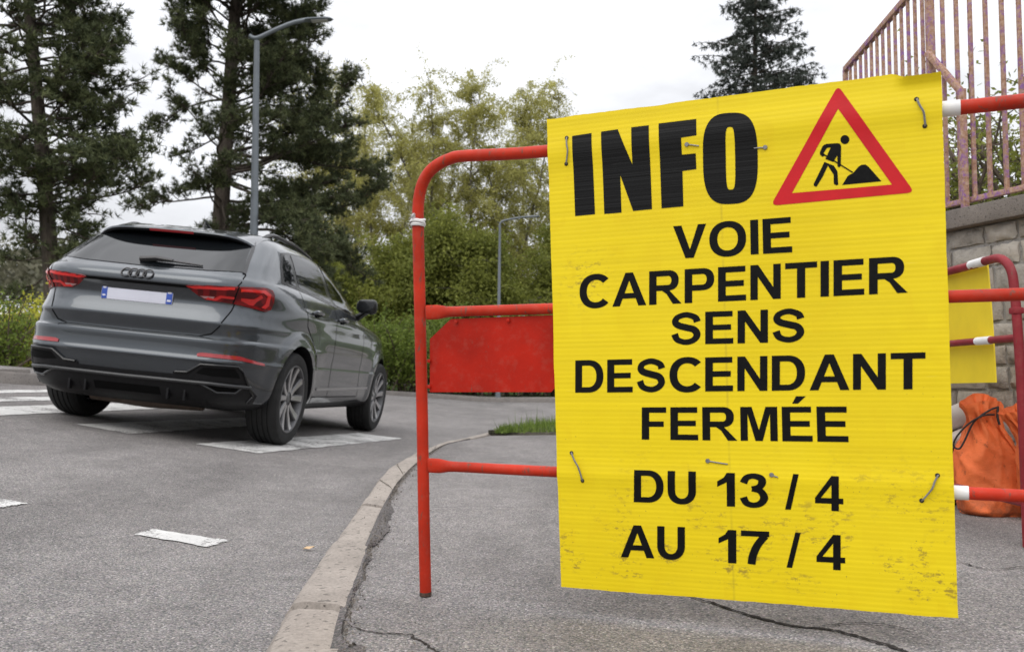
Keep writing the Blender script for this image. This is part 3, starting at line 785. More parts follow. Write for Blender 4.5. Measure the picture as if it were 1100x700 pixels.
fig = [circ, [(326, 328), (340, 323), (400, 319), (412, 323), (418, 334), (417, 380), (416, 440), (408, 449), (398, 444), (397, 385), (376, 420), (333, 404), (361, 342), (341, 345), (322, 376), (330, 386), (318, 392), (304, 381), (303, 370), (316, 338)],
       [(328, 419), (352, 429), (318, 500), (285, 553), (271, 548), (270, 537), (296, 485)], [(341, 426), (378, 439), (398, 470), (402, 542), (390, 545), (378, 536), (377, 487), (352, 449)],
       [(423, 543), (455, 492), (481, 480), (510, 446), (526, 435), (548, 433), (566, 446), (634, 523)]]
art('pictogram', [[zT(*p) for p in f] for f in fig], M_BLACK, .0006, parent=warn)
a, b = Vector((316, 374)), Vector((480, 476)); nn_ = Vector((-(b - a).y, (b - a).x)).normalized() * 3.4
art('shovel_handle', [[zT(*p) for p in (a + nn_, b + nn_, b - nn_, a - nn_)]], M_BLACK, .0010, parent=warn)
# wire ties, screws and punched holes
def on_board(px, py, lift): u, v = uv(px, py); return Vector((u, v, relief(u, v) + lift))
for (p, q) in (((608.5, 148), (608, 176)), ((984.5, 107), (993.5, 135.5)), ((614.5, 486), (626.5, 515.5)), ((1007, 510), (990, 537))):
    a, b = on_board(*p, .0005), on_board(*q, .0005); mid = a.lerp(b, .5) + Vector((.004, 0, .006))
    m = MB(); c = chain([a + Vector((0, 0, -.006)), a + Vector((0, 0, .002)), a.lerp(b, .25) + Vector((.001, 0, .005)), mid, a.lerp(b, .8) + Vector((.002, 0, .004)), b + Vector((0, 0, .002)), b + Vector((0, 0, -.006))], 5)
    m.tube([Vector(x) for x in c], .0013, 8)
    m.tube([Vector(x) + Vector((.0016, .0006, .0008)) for x in c], .0011, 8); m.build('wire_tie', M_WIRE, sign, local=True)
    for e in (a, b):
        m = MB(); m.lathe([(0, .0012), (.0035, .0012), (.0045, .0002)], Matrix.Translation(e + Vector((0, 0, 0))), 12); m.build('punched_hole', M_HOLE, sign, local=True)
for p, q in (((738, 155.5), (751, 157)), ((822, 158.5), (810, 159.5)), ((760.5, 494.5), (782, 498)), ((829, 509.5), (836, 512))):
    a, b = on_board(*p, .0012), on_board(*q, .0012); m = MB(); m.tube([a, a.lerp(b, .5) + Vector((0, 0, .001)), b], .0014, 8)
    m.lathe([(0, .002), (.004, .002), (.005, 0)], Matrix.Translation(a), 12); m.build('screw', M_WIRE, sign, local=True)

# ================================================================== THE CAR
M_PAINTG = Mat('grey_metallic_paint')
_fl = M_PAINTG.noise(900, 2)
M_PAINTG.set(color=M_PAINTG.ramp(_fl, [(0.3, (.044, .051, .059)), (0.7, (.068, .078, .088))]), metal=0.7, rough=0.25, coat=1.0, coat_rough=0.03, spec=0.5)
M_PAINTG = M_PAINTG.m
M_GLASS = simple('tinted_glass', (.005, .006, .007), 0.03, var=.05, spec=.5)
M_GLOSSB = simple('gloss_black_trim', (.010, .010, .011), 0.18, var=.1, spec=.5)
M_PLAST = simple('black_plastic', (.009, .009, .010), 0.45, var=.2, vs=30, spec=.25)
M_DPLAST = simple('dark_grey_plastic', (.030, .031, .033), 0.4, var=.2, vs=30)
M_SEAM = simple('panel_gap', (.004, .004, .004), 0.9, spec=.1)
M_RUBBER = simple('tyre_rubber', (.018, .018, .018), 0.78, var=.25, vs=18, spec=.3, bump=.3, bs=120)
M_RIM = simple('grey_alloy', (.13, .13, .135), 0.4, 0.5, .1, 20)
M_RIMF = simple('machined_alloy', (.48, .475, .48), 0.28, 0.75, .08, 20)
M_BRAKE = simple('brake_disc_steel', (.10, .09, .085), 0.5, 0.7, .2, 20)
M_HILITE = simple('highlight_metal', (.42, .42, .43), 0.3, 0.9, .06, 20)
M_MUFF = simple('exhaust_steel_rusty', (.10, .075, .058), 0.6, 0.4, .3, 14)
M_PLATEW = simple('plate_white', (.66, .67, .76), 0.35, var=.03)
M_PLATEB = simple('plate_blue', (.035, .09, .42), 0.35, var=.05)
def lamp_mat(name, lo, hi):
    m = Mat(name); st = m.n('ShaderNodeTexWave', wave_type='BANDS', bands_direction='DIAGONAL'); st.inputs['Scale'].default_value = 9; st.inputs['Distortion'].default_value = .4
    m.l(m.co(), st.inputs['Vector'])
    m.set(color=m.mix(m.ramp(st.outputs['Fac'], [(.35, 0.0), (.65, 1.0)]), lo, hi), rough=.12, spec=.4); return m.m
M_LAMP = lamp_mat('red_lamp_lens', (.09, .003, .004), (.20, .005, .006))
M_LAMPB = simple('red_lamp_bar', (.62, .018, .016), 0.15, var=.1, coat=.4)
M_LAMPW = simple('clear_lamp_segment', (.40, .20, .20), 0.1, var=.2, coat=1.0)
M_REFL = simple('red_reflector', (.34, .018, .022), 0.15, var=.15, vs=60, coat=1.0)

tC = Vector((-2.623, .798, 7.216)); fC = Vector((.101, .071, .992)).normalized(); uC = Vector((.137, -.989, .057)); uC = (uC - fC * uC.dot(fC)).normalized(); lC = uC.cross(fC)
if lC.x > 0: lC = -lC
def basis(f_, l_, u_, t_):
    f_, l_, u_, t_ = c2w(*f_, True), c2w(*l_, True), c2w(*u_, True), c2w(*t_)
    return Matrix(((f_.x, l_.x, u_.x, t_.x), (f_.y, l_.y, u_.y, t_.y), (f_.z, l_.z, u_.z, t_.z), (0, 0, 0, 1)))
MG = basis(fC, lC, uC, tC)                                             # the road under the car
ROLL = Matrix.Translation((0, 0, .35)) @ Matrix.Rotation(-.035, 4, 'X') @ Matrix.Translation((0, 0, -.35))   # the body leans on its springs
MC = MG @ ROLL
car = empty('parked_car' if False else 'car', MC, 'grey sport utility car seen from behind, driving over the crosswalk', 'car')
MCi = MC.inverted(); camL = MCi @ CAM
def pchip(x, y, xi):
    x = np.asarray(x, float); y = np.asarray(y, float); h = np.diff(x); d = np.diff(y) / h; m = np.zeros(len(x))
    for i in range(1, len(x) - 1):
        if d[i - 1] * d[i] > 0: w1, w2 = 2 * h[i] + h[i - 1], h[i] + 2 * h[i - 1]; m[i] = (w1 + w2) / (w1 / d[i - 1] + w2 / d[i])
    m[0], m[-1] = d[0], d[-1]; k = np.clip(np.searchsorted(x, xi) - 1, 0, len(x) - 2); t = (xi - x[k]) / h[k]
    return (1 + 2 * t) * (1 - t) ** 2 * y[k] + t * (1 - t) ** 2 * h[k] * m[k] + t * t * (3 - 2 * t) * y[k + 1] + t * t * (t - 1) * h[k] * m[k + 1]
LV = np.array([  # z, rear x, front x, half width, rear exponent, front exponent
 (.215, -.50, 3.25, .70, 6, 5), (.235, -.66, 3.38, .80, 6, 5), (.28, -.765, 3.44, .865, 6, 5), (.38, -.835, 3.50, .898, 6, 4.5), (.47, -.868, 3.54, .908, 6, 4.2), (.545, -.884, 3.56, .916, 6, 4),
 (.565, -.893, 3.565, .920, 6, 4), (.580, -.884, 3.565, .918, 6, 4), (.64, -.878, 3.57, .922, 6, 4), (.690, -.880, 3.57, .924, 6, 4), (.708, -.874, 3.57, .924, 6, 4), (.725, -.838, 3.565, .923, 6, 4),
 (.80, -.855, 3.53, .921, 5.6, 4), (.822, -.860, 3.51, .920, 5.6, 4), (.838, -.855, 3.49, .919, 5.5, 4), (.90, -.829, 3.42, .915, 5.3, 4), (.96, -.818, 3.20, .906, 5.1, 4), (1.02, -.842, 2.75, .900, 5.0, 4), (1.065, -.872, 2.32, .888, 5.0, 5), (1.10, -.868, 2.16, .876, 5.0, 6),
 (1.135, -.842, 2.06, .856, 5.2, 6.5), (1.165, -.795, 1.98, .833, 5.4, 7), (1.20, -.742, 1.90, .813, 5.6, 7), (1.30, -.595, 1.64, .772, 5.8, 7), (1.40, -.445, 1.38, .725, 5.8, 7), (1.46, -.355, 1.20, .690, 5.6, 6.5),
 (1.51, -.27, 1.06, .640, 5, 5), (1.545, -.16, .95, .575, 4.5, 3.5), (1.57, .0, .84, .475, 3.8, 3), (1.586, .16, .72, .32, 3, 3), (1.594, .28, .62, .17, 3, 3), (1.596, .36, .52, .05, 2, 2)])
tt = np.r_[0, np.cumsum(np.sqrt(np.diff(LV[:, 0]) ** 2 + (.5 * np.diff(LV[:, 1])) ** 2 + np.diff(LV[:, 3]) ** 2))]
ti_ = np.linspace(0, tt[-1], 190); LVd = np.c_[tuple(pchip(tt, LV[:, k], ti_) for k in range(6))]
# plan positions round the body: fine at the rear corners and wheel arches
al = np.unique(np.concatenate([np.linspace(0, 1, 22) * 38, np.linspace(38, 60, 26), np.linspace(60, 120, 70), np.linspace(120, 148, 26), np.linspace(148, 180, 14)]))
al = np.radians(np.concatenate([al, 360 - al[-2:0:-1]])); na = len(al)
Vb = []
for z, xr, xf, W, nr_, nf_ in LVd:
    xm = xr + .46 * (xf - xr); c, s_ = np.cos(al), np.sin(al)
    ex = np.where(c >= 0, nr_, nf_); r_ = 1 / (np.abs(c) ** ex + np.abs(s_) ** ex) ** (1 / ex)
    X = xm - np.where(c >= 0, xm - xr, xf - xm) * r_ * c; Y = -W * r_ * s_
    sg = np.sign(Y); ay = np.abs(Y); side = smooth(.62, .86, ay) if W > .6 else 0 * ay
    add = 0
    for cx in (0, 2.68):
        d_ = np.hypot(X - cx, z - .345)
        add = add + .017 * smooth(.50, .455, d_) * smooth(1.0, .8, z) * smooth(.2, .3, z)
    add = add + .022 * np.exp(-((z - .955) / .085) ** 2) * np.exp(-((X - .0) / .50) ** 2) + .016 * np.exp(-((z - .93) / .09) ** 2) * np.exp(-((X - 2.65) / .45) ** 2)
    mid = smooth(.42, .75, X) * smooth(2.3, 1.95, X)
    add = add - .014 * np.exp(-((z - .60) / .16) ** 2) * mid - .03 * smooth(.36, .22, z) * mid
    # shoulder line along the doors
    add = add + .009 * smooth(1.035, 1.0, z) * smooth(.90, .99, z) * smooth(-.35, .2, X) * smooth(3.2, 2.4, X)
    Y = sg * (ay + add * side)
    # tailgate: the number-plate panel is hollowed a little
    hol = smooth(.55, .40, np.abs(Y)) * smooth(.845, .95, z) * smooth(1.055, .99, z) * (X < -.5)
    X = X + .004 * hol
    Vb.append(np.c_[X, Y, np.full(na, z)])
Vb = np.concatenate(Vb); nl = len(LVd)
Fb = [(j * na + i, j * na + (i + 1) % na, (j + 1) * na + (i + 1) % na, (j + 1) * na + i) for j in range(nl - 1) for i in range(na)]
Fb += [tuple(range(na - 1, -1, -1)), tuple((nl - 1) * na + i for i in range(na))]
b_me = mesh_from('body', Vb, Fb, [M_PAINTG, M_PLAST])
bm = bmesh.new(); bm.from_mesh(b_me); bmesh.ops.recalc_face_normals(bm, faces=bm.faces[:]); bm.to_mesh(b_me)
bm.faces.ensure_lookup_table(); BV = BVHTree.FromBMesh(bm); bm.free()
body = link('body', b_me, car, local=True)
for cx, y0 in ((0, -.74), (0, .74), (2.68, -.74), (2.68, .74)):
    k = MB(); k.cur = 0; k.lathe([(0, -.26), (.392, -.26), (.392, .26), (0, .26)], Matrix.Translation((cx, y0, .345)) @ Matrix.Rotation(math.pi / 2, 4, 'X'), 72)
    me = mesh_from('cut', k.v, k.f, M_PLAST, False); bm = bmesh.new(); bm.from_mesh(me); bmesh.ops.remove_doubles(bm, verts=bm.verts[:], dist=1e-5); bmesh.ops.recalc_face_normals(bm, faces=bm.faces[:]); bm.to_mesh(me); bm.free()
    co_ = bpy.data.objects.new('cut', me); COL.objects.link(co_); co_.matrix_world = MC
    md = body.modifiers.new('arch', 'BOOLEAN'); md.operation = 'DIFFERENCE'; md.object = co_; md.solver = 'EXACT'; md.material_mode = 'TRANSFER'
bpy.context.view_layer.update()
dg = bpy.context.evaluated_depsgraph_get(); me2 = bpy.data.meshes.new_from_object(body.evaluated_get(dg)); body.modifiers.clear(); body.data = me2; me2.name = 'body'
for p_ in me2.polygons:
    if p_.center.z < .288 and p_.material_index == 0: p_.material_index = 1
for o in [o for o in COL.objects if o.name.startswith('cut')]: bpy.data.objects.remove(o)
sharp(me2, 32)

def from_cam(px, py):
    d_ = (MCi.to_3x3() @ ray(px, py)).normalized(); h = BV.ray_cast(camL, d_, 30); 
    return h[0], h[1]
def from_rear(y, z):
    h = BV.ray_cast(Vector((-3, y, z)), Vector((1, 0, 0)), 8); return h[0], h[1]
def from_side(x, z, s_=-1):
    h = BV.ray_cast(Vector((x, 3 * s_, z)), Vector((0, -s_, 0)), 6); return h[0], h[1]
def patch(name, poly, fn, mat, lift=.003, size=.05, parent=None, rim=.008, mirror=False, join=False, sm=True):
    """a thin panel lying on the body's surface over a 2-D outline"""
    sc = max(max(p[0] for p in poly) - min(p[0] for p in poly), max(p[1] for p in poly) - min(p[1] for p in poly))
    bm = bmesh.new(); bm.faces.new([bm.verts.new((p[0], p[1], 0)) for p in poly]); bmesh.ops.triangulate(bm, faces=bm.faces[:])
    for _ in range(6):
        el = [e for e in bm.edges if e.calc_length() > size * sc]
        if not el: break
        bmesh.ops.subdivide_edges(bm, edges=el, cuts=1); bmesh.ops.triangulate(bm, faces=[f for f in bm.faces if len(f.verts) > 3])
    bmesh.ops.beautify_fill(bm, faces=bm.faces[:], edges=[e for e in bm.edges if len(e.link_faces) == 2])
    bad = []; nm = {}
    for v in bm.verts:
        p, n_ = fn(v.co.x, v.co.y)
        if p is None: bad.append(v); continue
        if n_.dot(camL - p) < 0 and fn is from_cam: n_ = -n_
        v.co = p + n_ * lift; nm[v.index] = n_
    if bad: print('patch', name, 'lost', len(bad)); bmesh.ops.delete(bm, geom=bad, context='VERTS')
    bm.normal_update()
    # turn outward, then give it an edge
    cen = Vector((1.2, 0, .8))
    for f in bm.faces:
        if f.normal.dot(f.calc_center_median() - cen) < 0: f.normal_flip()
    be = [e for e in bm.edges if len(e.link_faces) == 1]
    bm.normal_update(); nv = {v: v.normal.copy() for e in be for v in e.verts}
    r = bmesh.ops.extrude_edge_only(bm, edges=be)
    for v in [g for g in r['geom'] if isinstance(g, bmesh.types.BMVert)]:
        k = min(nv, key=lambda q: (q.co - v.co).length_squared); v.co = v.co - nv[k] * (lift + rim)
    if mirror:
        g = bmesh.ops.duplicate(bm, geom=bm.verts[:] + bm.edges[:] + bm.faces[:])['geom']
        for v in [q for q in g if isinstance(q, bmesh.types.BMVert)]: v.co.y *= -1
        if not join:
            bm2 = bmesh.new(); mp_ = {v: bm2.verts.new(v.co) for v in g if isinstance(v, bmesh.types.BMVert)}
            for f in [q for q in g if isinstance(q, bmesh.types.BMFace)]: bm2.faces.new([mp_[v] for v in reversed(f.verts)])
            bmesh.ops.delete(bm, geom=[q for q in g if isinstance(q, bmesh.types.BMVert)], context='VERTS')
            me = bpy.data.meshes.new(name); bm2.to_mesh(me); bm2.free(); me.materials.append(mat); me.polygons.foreach_set('use_smooth', [sm] * len(me.polygons)); sharp(me, 40)
            par2 = parent[1] if isinstance(parent, tuple) else (parent or car)
            o2 = link(name, me, par2, local=True)
    me = bpy.data.meshes.new(name); bm.to_mesh(me); bm.free(); me.materials.append(mat); me.polygons.foreach_set('use_smooth', [sm] * len(me.polygons)); sharp(me, 40)
    o = link(name, me, (parent[0] if isinstance(parent, tuple) else parent) or car, local=True)
    return (o, o2) if (mirror and not join) else o
def surf_line(pts, fn, step=.03, closed=False):
    P = np.array([(p[0], p[1], 0) for p in pts]); out = []
    for a, b in zip(P[:-1], P[1:]):
        n_ = max(2, int(np.linalg.norm(b - a) / step))
        for t in np.linspace(0, 1, n_, endpoint=False): out.append(a + (b - a) * t)
    out.append(P[-1]); res = []
    for q in out:
        p, n_ = fn(q[0], q[1])
        if p is not None:
            if fn is from_cam and n_.dot(camL - p) < 0: n_ = -n_
            res.append((p, n_))
    return res
def strip_on(mb, pts, fn, wd, lift=.0022, step=.03, mirror=True):
    R = surf_line(pts, fn, step); P = [r[0] for r in R]; n = len(P)
    if n < 2: return
    for sgn in ((1, -1) if mirror else (1,)):
        vs = []
        for i in range(n):
            t = (P[min(i + 1, n - 1)] - P[max(i - 1, 0)]).normalized(); b = R[i][1].cross(t).normalized()
            for e in (-.5, .5):
                q = P[i] + R[i][1] * lift + b * wd * e; vs.append((q.x, q.y * sgn, q.z))
        mb.add(vs, [(2 * i, 2 * i + 1, 2 * i + 3, 2 * i + 2) for i in range(n - 1)])
def zoom4(x, y): return (20 + x / 3.793, 230 + y / 3.793)
def zoom5(x, y): return (20 + x / 3.793, 350 + y / 3.793)
def zoom6(x, y): return (250 + x / 2.917, 240 + y / 2.917)

# ---- glass
rw = patch('rear_window', [(-.665, 1.20), (-.45, 1.182), (0, 1.174), (.45, 1.182), (.665, 1.20), (.59, 1.40), (.545, 1.475), (-.545, 1.475), (-.59, 1.40)], from_rear, M_GLASS, .004)
for s_ in (-1, 1):
    sf = (lambda x, z, q=s_: from_side(x, z, q))
    patch('window_frame', [(-.27, 1.178), (.3, 1.158), (.92, 1.118), (1.76, 1.07), (1.70, 1.125), (1.32, 1.375), (1.02, 1.475), (.55, 1.487), (.10, 1.458), (-.08, 1.43), (-.21, 1.30)], sf, M_GLOSSB, .003)
    patch('quarter_window', [(-.215, 1.20), (.02, 1.190), (.05, 1.43), (-.055, 1.412), (-.16, 1.31)], sf, M_GLASS, .0055)
    patch('side_window', [(.09, 1.187), (.845, 1.143), (.80, 1.467), (.55, 1.468), (.135, 1.442)], sf, M_GLASS, .0055)
    patch('side_window', [(.965, 1.136), (1.70, 1.095), (1.29, 1.365), (1.0, 1.458), (.91, 1.466)], sf, M_GLASS, .0055)
# ---- panel gaps
def gap(pts, fn, wd):
    for sg in (1, -1):
        R = surf_line(pts, fn, .03); m = MB(); n = len(R); vs = []
        for i in range(n):
            t = (R[min(i + 1, n - 1)][0] - R[max(i - 1, 0)][0]).normalized(); b = R[i][1].cross(t).normalized()
            for e in (-.5, .5): q = R[i][0] + R[i][1] * .0022 + b * wd * e; vs.append((q.x, q.y * sg, q.z))
        m.add(vs, [(2 * i, 2 * i + 1, 2 * i + 3, 2 * i + 2) for i in range(n - 1)]); m.build('panel_gap', M_SEAM, car, local=True, recalc=False)
gap([(.06, 1.16), (.045, 1.05), (.10, .90), (.28, .79), (.42, .66), (.47, .50), (.475, .345)], from_side, .007)
gap([(.905, 1.12), (.90, .8), (.90, .345)], from_side, .007)
gap([(1.80, 1.06), (1.84, .9), (1.83, .6), (1.87, .345)], from_side, .007); gap([(.48, .34), (1.865, .34)], from_side, .006)
gap([(-.69, 1.185), (-.70, 1.12), (-.685, 1.08), (-.655, .92), (-.61, .80), (-.56, .745), (-.48, .722), (-.002, .718)], from_rear, .009)
# ---- tail lamps: a red lens over the corner, darker inside with bright bars
def lens(pts): return [zoom4(*p) for p in pts]
LENS = lens([(684, 290), (780, 291), (895, 297), (960, 299), (1010, 303), (1032, 313), (1040, 332), (1036, 362), (1025, 388), (1004, 399), (950, 384), (870, 364), (765, 349), (735, 330)])
lampR, lampL = patch('tail_lamp', LENS, from_cam, M_LAMP, .010, .05, mirror=True, rim=.012)
def lamp_part(name, pts, mat, lift=.013):
    return patch(name, lens(pts), from_cam, mat, lift, .12, parent=(lampR, lampL), mirror=True, rim=.002)
lamp_part('light_bar', [(690, 292), (880, 301), (880, 309), (720, 300)], M_LAMPB)
lamp_part('light_bar', [(765, 345), (772, 336), (800, 340), (822, 329), (880, 336), (880, 345), (828, 339), (806, 351)], M_LAMPB)
lamp_part('light_bar', [(905, 306), (1000, 312), (1024, 330), (1015, 372), (1000, 386), (985, 380), (1002, 365), (1010, 334), (992, 322), (905, 315)], M_LAMPB)
lamp_part('light_bar', [(905, 340), (955, 345), (985, 330), (992, 338), (966, 356), (950, 373), (935, 368), (942, 356), (905, 350)], M_LAMPB)
lamp_part('reversing_light', [(742, 330), (800, 334), (795, 341), (760, 340)], M_LAMPW)
tube_on_ = [p + n_ * .011 for p, n_ in surf_line(lens([(897, 297), (884, 330), (872, 365)]), from_cam, 3)]
for sg, pr_ in ((1, lampR), (-1, lampL)):
    mb = MB(); mb.tube([Vector((p.x, p.y * sg, p.z)) for p in tube_on_], .0045, 6); mb.build('lamp_split', M_SEAM, pr_, local=True)
# ---- dark strip under the ledge, plate, rings, wiper
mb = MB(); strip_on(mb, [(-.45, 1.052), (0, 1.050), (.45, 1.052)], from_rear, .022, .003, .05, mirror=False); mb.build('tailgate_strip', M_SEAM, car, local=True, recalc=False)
p0, _ = from_rear(0, .97); 
def facing(c, up_tilt=0.0):
    return Matrix.Translation(c) @ Matrix(((0, 0, -1, 0), (-1, 0, 0, 0), (0, 1, 0, 0), (0, 0, 0, 1))) @ Matrix.Rotation(up_tilt, 4, 'X')    # local x -> right (-y), y -> up, z -> out of the back
PM = facing(Vector((p0.x - .006, .005, .972)), 0)
def plate_box(nm, x0, x1, y0, y1, z0, z1, mat, par=None):
    m = MB(); m.box(((x0 + x1) / 2, (y0 + y1) / 2, (z0 + z1) / 2), (x1 - x0, y1 - y0, z1 - z0), None, .0015)
    m.v = [tuple(PM @ Vector(v)) for v in m.v]; return m.build(nm, mat, par or car, local=True)
pl = plate_box('number_plate', -.26, .26, -.055, .055, -.004, .004, M_PLATEW)
plate_box('blue_band', -.258, -.218, -.053, .053, .0035, .0052, M_PLATEB, pl); plate_box('blue_band', .214, .258, -.053, .053, .0035, .0052, M_PLATEB, pl)
for yy, hh in ((.028, .018), (-.03, .014)): plate_box('band_mark', .222, .25, yy - hh / 2, yy + hh / 2, .005, .0062, M_PLATEW, pl)
for yy, hh in ((.025, .016), (-.03, .012)): plate_box('band_mark', -.25, -.228, yy - hh / 2, yy + hh / 2, .005, .0062, M_PLATEW, pl)
pe, ne = from_rear(0, 1.108)
mb = MB(); R_ = .0355
EM = Matrix.Translation(pe + ne * .004) @ ne.to_track_quat('Z', 'Y').to_matrix().to_4x4()
ax = Vector((0, -1, 0)); upv = ne.cross(ax) if ne.cross(ax).z > 0 else -ne.cross(ax)
for k in range(4):
    c0 = pe + ne * (.004 + .0012 * (k % 2)) + ax * ((k - 1.5) * R_ * 1.5 - .0)
    mb.tube([c0 + ax * (R_ * math.cos(t)) + upv * (R_ * math.sin(t)) for t in np.linspace(0, 2 * math.pi, 33)], .0052, 8, caps=False)
mb.build('ring_emblem', M_GLOSSB, car, local=True)
mb = MB()
w0, n0 = from_rear(.06, 1.215); w1, n1 = from_rear(-.18, 1.212); w2, n2 = from_rear(-.40, 1.205)
mb.tube([w0 + n0 * .012, w0.lerp(w1, .5) + n0 * .03, w1 + n1 * .022], [.026, .022, .012], 10); mb.tube([w1 + n1 * .02, w2 + n2 * .012], [.008, .006], 8)
wp = mb.build('rear_wiper', M_GLOSSB, car, local=True)
# ---- roof spoiler
ys = np.linspace(-.60, .60, 31); vs = []
for y in ys:
    e = abs(y / .60)
    xt = -.455 + .10 * e ** 5; zt = 1.497 - .012 * e ** 2 - .050 * e ** 7
    xl = -.10 + .05 * e ** 3; hh = BV.ray_cast(Vector((xl, y * .96, 3)), Vector((0, 0, -1)))[0]; zl = (hh.z if hh else 1.5) + .003
    vs += [(xl, y, zl), ((xl * .55 + xt * .45), y, zl * .52 + zt * .48 + .016), (xt + .04, y, zt + .010), (xt, y, zt), (xt - .003, y, zt - .014), (xt + .010, y, zt - .030), (xt + .10, y, zt - .034), (xl, y, zl - .06)]
n_ = 8; NS = len(ys) - 1; m = MB(); m.add(vs, [(j * n_ + k, j * n_ + (k + 1) % n_, (j + 1) * n_ + (k + 1) % n_, (j + 1) * n_ + k) for j in range(NS) for k in range(n_)] + [tuple(range(n_ - 1, -1, -1)), tuple(NS * n_ + k for k in range(n_))])
m.mi = [(1 if (i < NS * n_ and i % n_ in (4, 5, 6)) else 0) for i in range(len(m.f))]
sp_ = m.build('roof_spoiler', [M_PAINTG, M_GLOSSB], car, local=True)
m = MB(); m.add([v for y in np.linspace(-.17, .17, 9) for v in ((-.4605, y, 1.484 - .012 * (y / .6) ** 2), (-.4515, y, 1.468 - .012 * (y / .6) ** 2), (-.445, y, 1.472))], [(j * 3 + a, j * 3 + b, (j + 1) * 3 + b, (j + 1) * 3 + a) for j in range(8) for a, b in ((0, 1), (1, 2), (2, 0))])
m.build('brake_light', M_REFL, sp_, local=True)
# black blades either side of the rear window
for s_ in (-1, 1):
    m = MB(); strip_on(m, [(s_ * .678, 1.19), (s_ * .605, 1.40), (s_ * .565, 1.475)], from_rear, .026, .008, .03, mirror=False); m.build('window_blade', M_GLOSSB, car, local=True, recalc=False)
m = MB(); m.tube([(.28, 0, 1.565), (.17, 0, 1.60), (.09, 0, 1.645), (.075, 0, 1.645), (.06, 0, 1.572)], [.022, .016, .006, .005, .016], 10); m.build('antenna', M_GLOSSB, car, local=True)
# ---- roof rails
for s_ in (-1, 1):
    P = []
    for t in np.linspace(0, 1, 15):
        x = -.14 + 1.36 * t; h = from_side(x, 1.47 - .0 * t, s_)[0]; y = s_ * (.575 - .03 * abs(t - .4)); 
        top = BV.ray_cast(Vector((x, y, 3)), Vector((0, 0, -1)))[0]; z = (top.z if top else 1.5)
        P.append((x, y, z + .042 * min(1, math.sin(math.pi * min(max(t, .0), 1)) * 3.0) - .01))
    m = MB(); m.tube(chain([P[0], P[2], P[5], P[8], P[12], P[14]], 6), .016, 10); m.build('roof_rail', M_GLOSSB, car, local=True)
# ---- lower bumper
patch('bumper_reflector', [zoom5(*p) for p in [(728, 112), (745, 108), (900, 124), (1000, 155), (1000, 163), (880, 138), (728, 123)]], from_cam, M_REFL, .006, .06, mirror=True)
LOWR = [(470, 168), (690, 190), (742, 156), (893, 166), (913, 186), (936, 250), (968, 284), (950, 316), (900, 320), (700, 292), (470, 277)]
patch('diffuser', [(-.50, .452), (0, .446), (.50, .452), (.55, .30), (.55, .242), (0, .236), (-.55, .242), (-.55, .30)], from_rear, M_PLAST, .006, .04)
dR, dL = patch('bumper_insert', [zoom5(*p) for p in LOWR[1:-1]] + [zoom5(640, 285), zoom5(630, 184)], from_cam, M_PLAST, .0075, .05, mirror=True)
for nm, pts, mt, lf in (('vent', [(722, 190), (752, 168), (880, 176), (894, 196), (900, 212), (790, 203)], M_SEAM, .010), ('vent', [(742, 232), (800, 226), (902, 236), (896, 254), (876, 268), (812, 264)], M_SEAM, .010)):
    patch(nm, [zoom5(*p) for p in pts], from_cam, mt, lf, .1, parent=(dR, dL), mirror=True, rim=.003)
def tube_on(name, pts, fn, rad, lift, mat, step, par=(None, None), closed=False):
    R = surf_line(pts, fn, step); P = [p + n_ * lift for p, n_ in R]
    for sgn, pr_ in ((1, par[0]), (-1, par[1])):
        m = MB(); m.tube([Vector((p.x, p.y * sgn, p.z)) for p in P], rad, 8); m.build(name, mat, pr_ or car, local=True)
tube_on('vent_frame', [zoom5(*p) for p in [(640, 184), (690, 186), (744, 155), (890, 165), (912, 186), (934, 250), (950, 285), (925, 312)]], from_cam, .0095, .010, M_GLOSSB, 4, (dR, dL))
tube_on('vent_frame', [zoom5(*p) for p in [(700, 222), (740, 232), (806, 268), (880, 271), (912, 246)]], from_cam, .010, .012, M_GLOSSB, 4, (dR, dL))
m = MB(); R = surf_line([(-.80, .405), (-.6, .412), (0, .408), (.6, .412), (.80, .405)], from_rear, .04); m.tube([p + n_ * .012 for p, n_ in R], .0135, 8); m.build('bumper_blade', M_DPLAST, car, local=True)
for y in (-.42, -.30, .30, .42):
    p, n_ = from_rear(y, .33); m = MB(); m.box((p.x + .002, y, .322), (.04, .016, .10), None, .004); m.build('diffuser_fin', M_PLAST, car, local=True)
patch('tow_panel', [(-.24, .30), (.24, .30), (.24, .352), (-.24, .352)], from_rear, M_SEAM, .008, .15)
m = MB(); m.tube([(-.50, -.42, .25), (-.48, 0, .245), (-.50, .42, .25)], [.055, .07, .055], 14); m.build('silencer', M_MUFF, car, local=True)
m = MB(); m.tube([(-.45, .30, .25), (.4, .22, .24), (2.2, .1, .24)], .032, 10); m.build('exhaust_pipe', M_MUFF, car, local=True)
m = MB(); m.box((1.5, 0, .25), (2.4, 1.2, .06), None, .02); m.build('underbody', M_PLAST, car, local=True)
m = MB(); m.box((.02, 0, .30), (.16, 1.2, .10), None, .03); m.build('axle', M_PLAST, car, local=True)
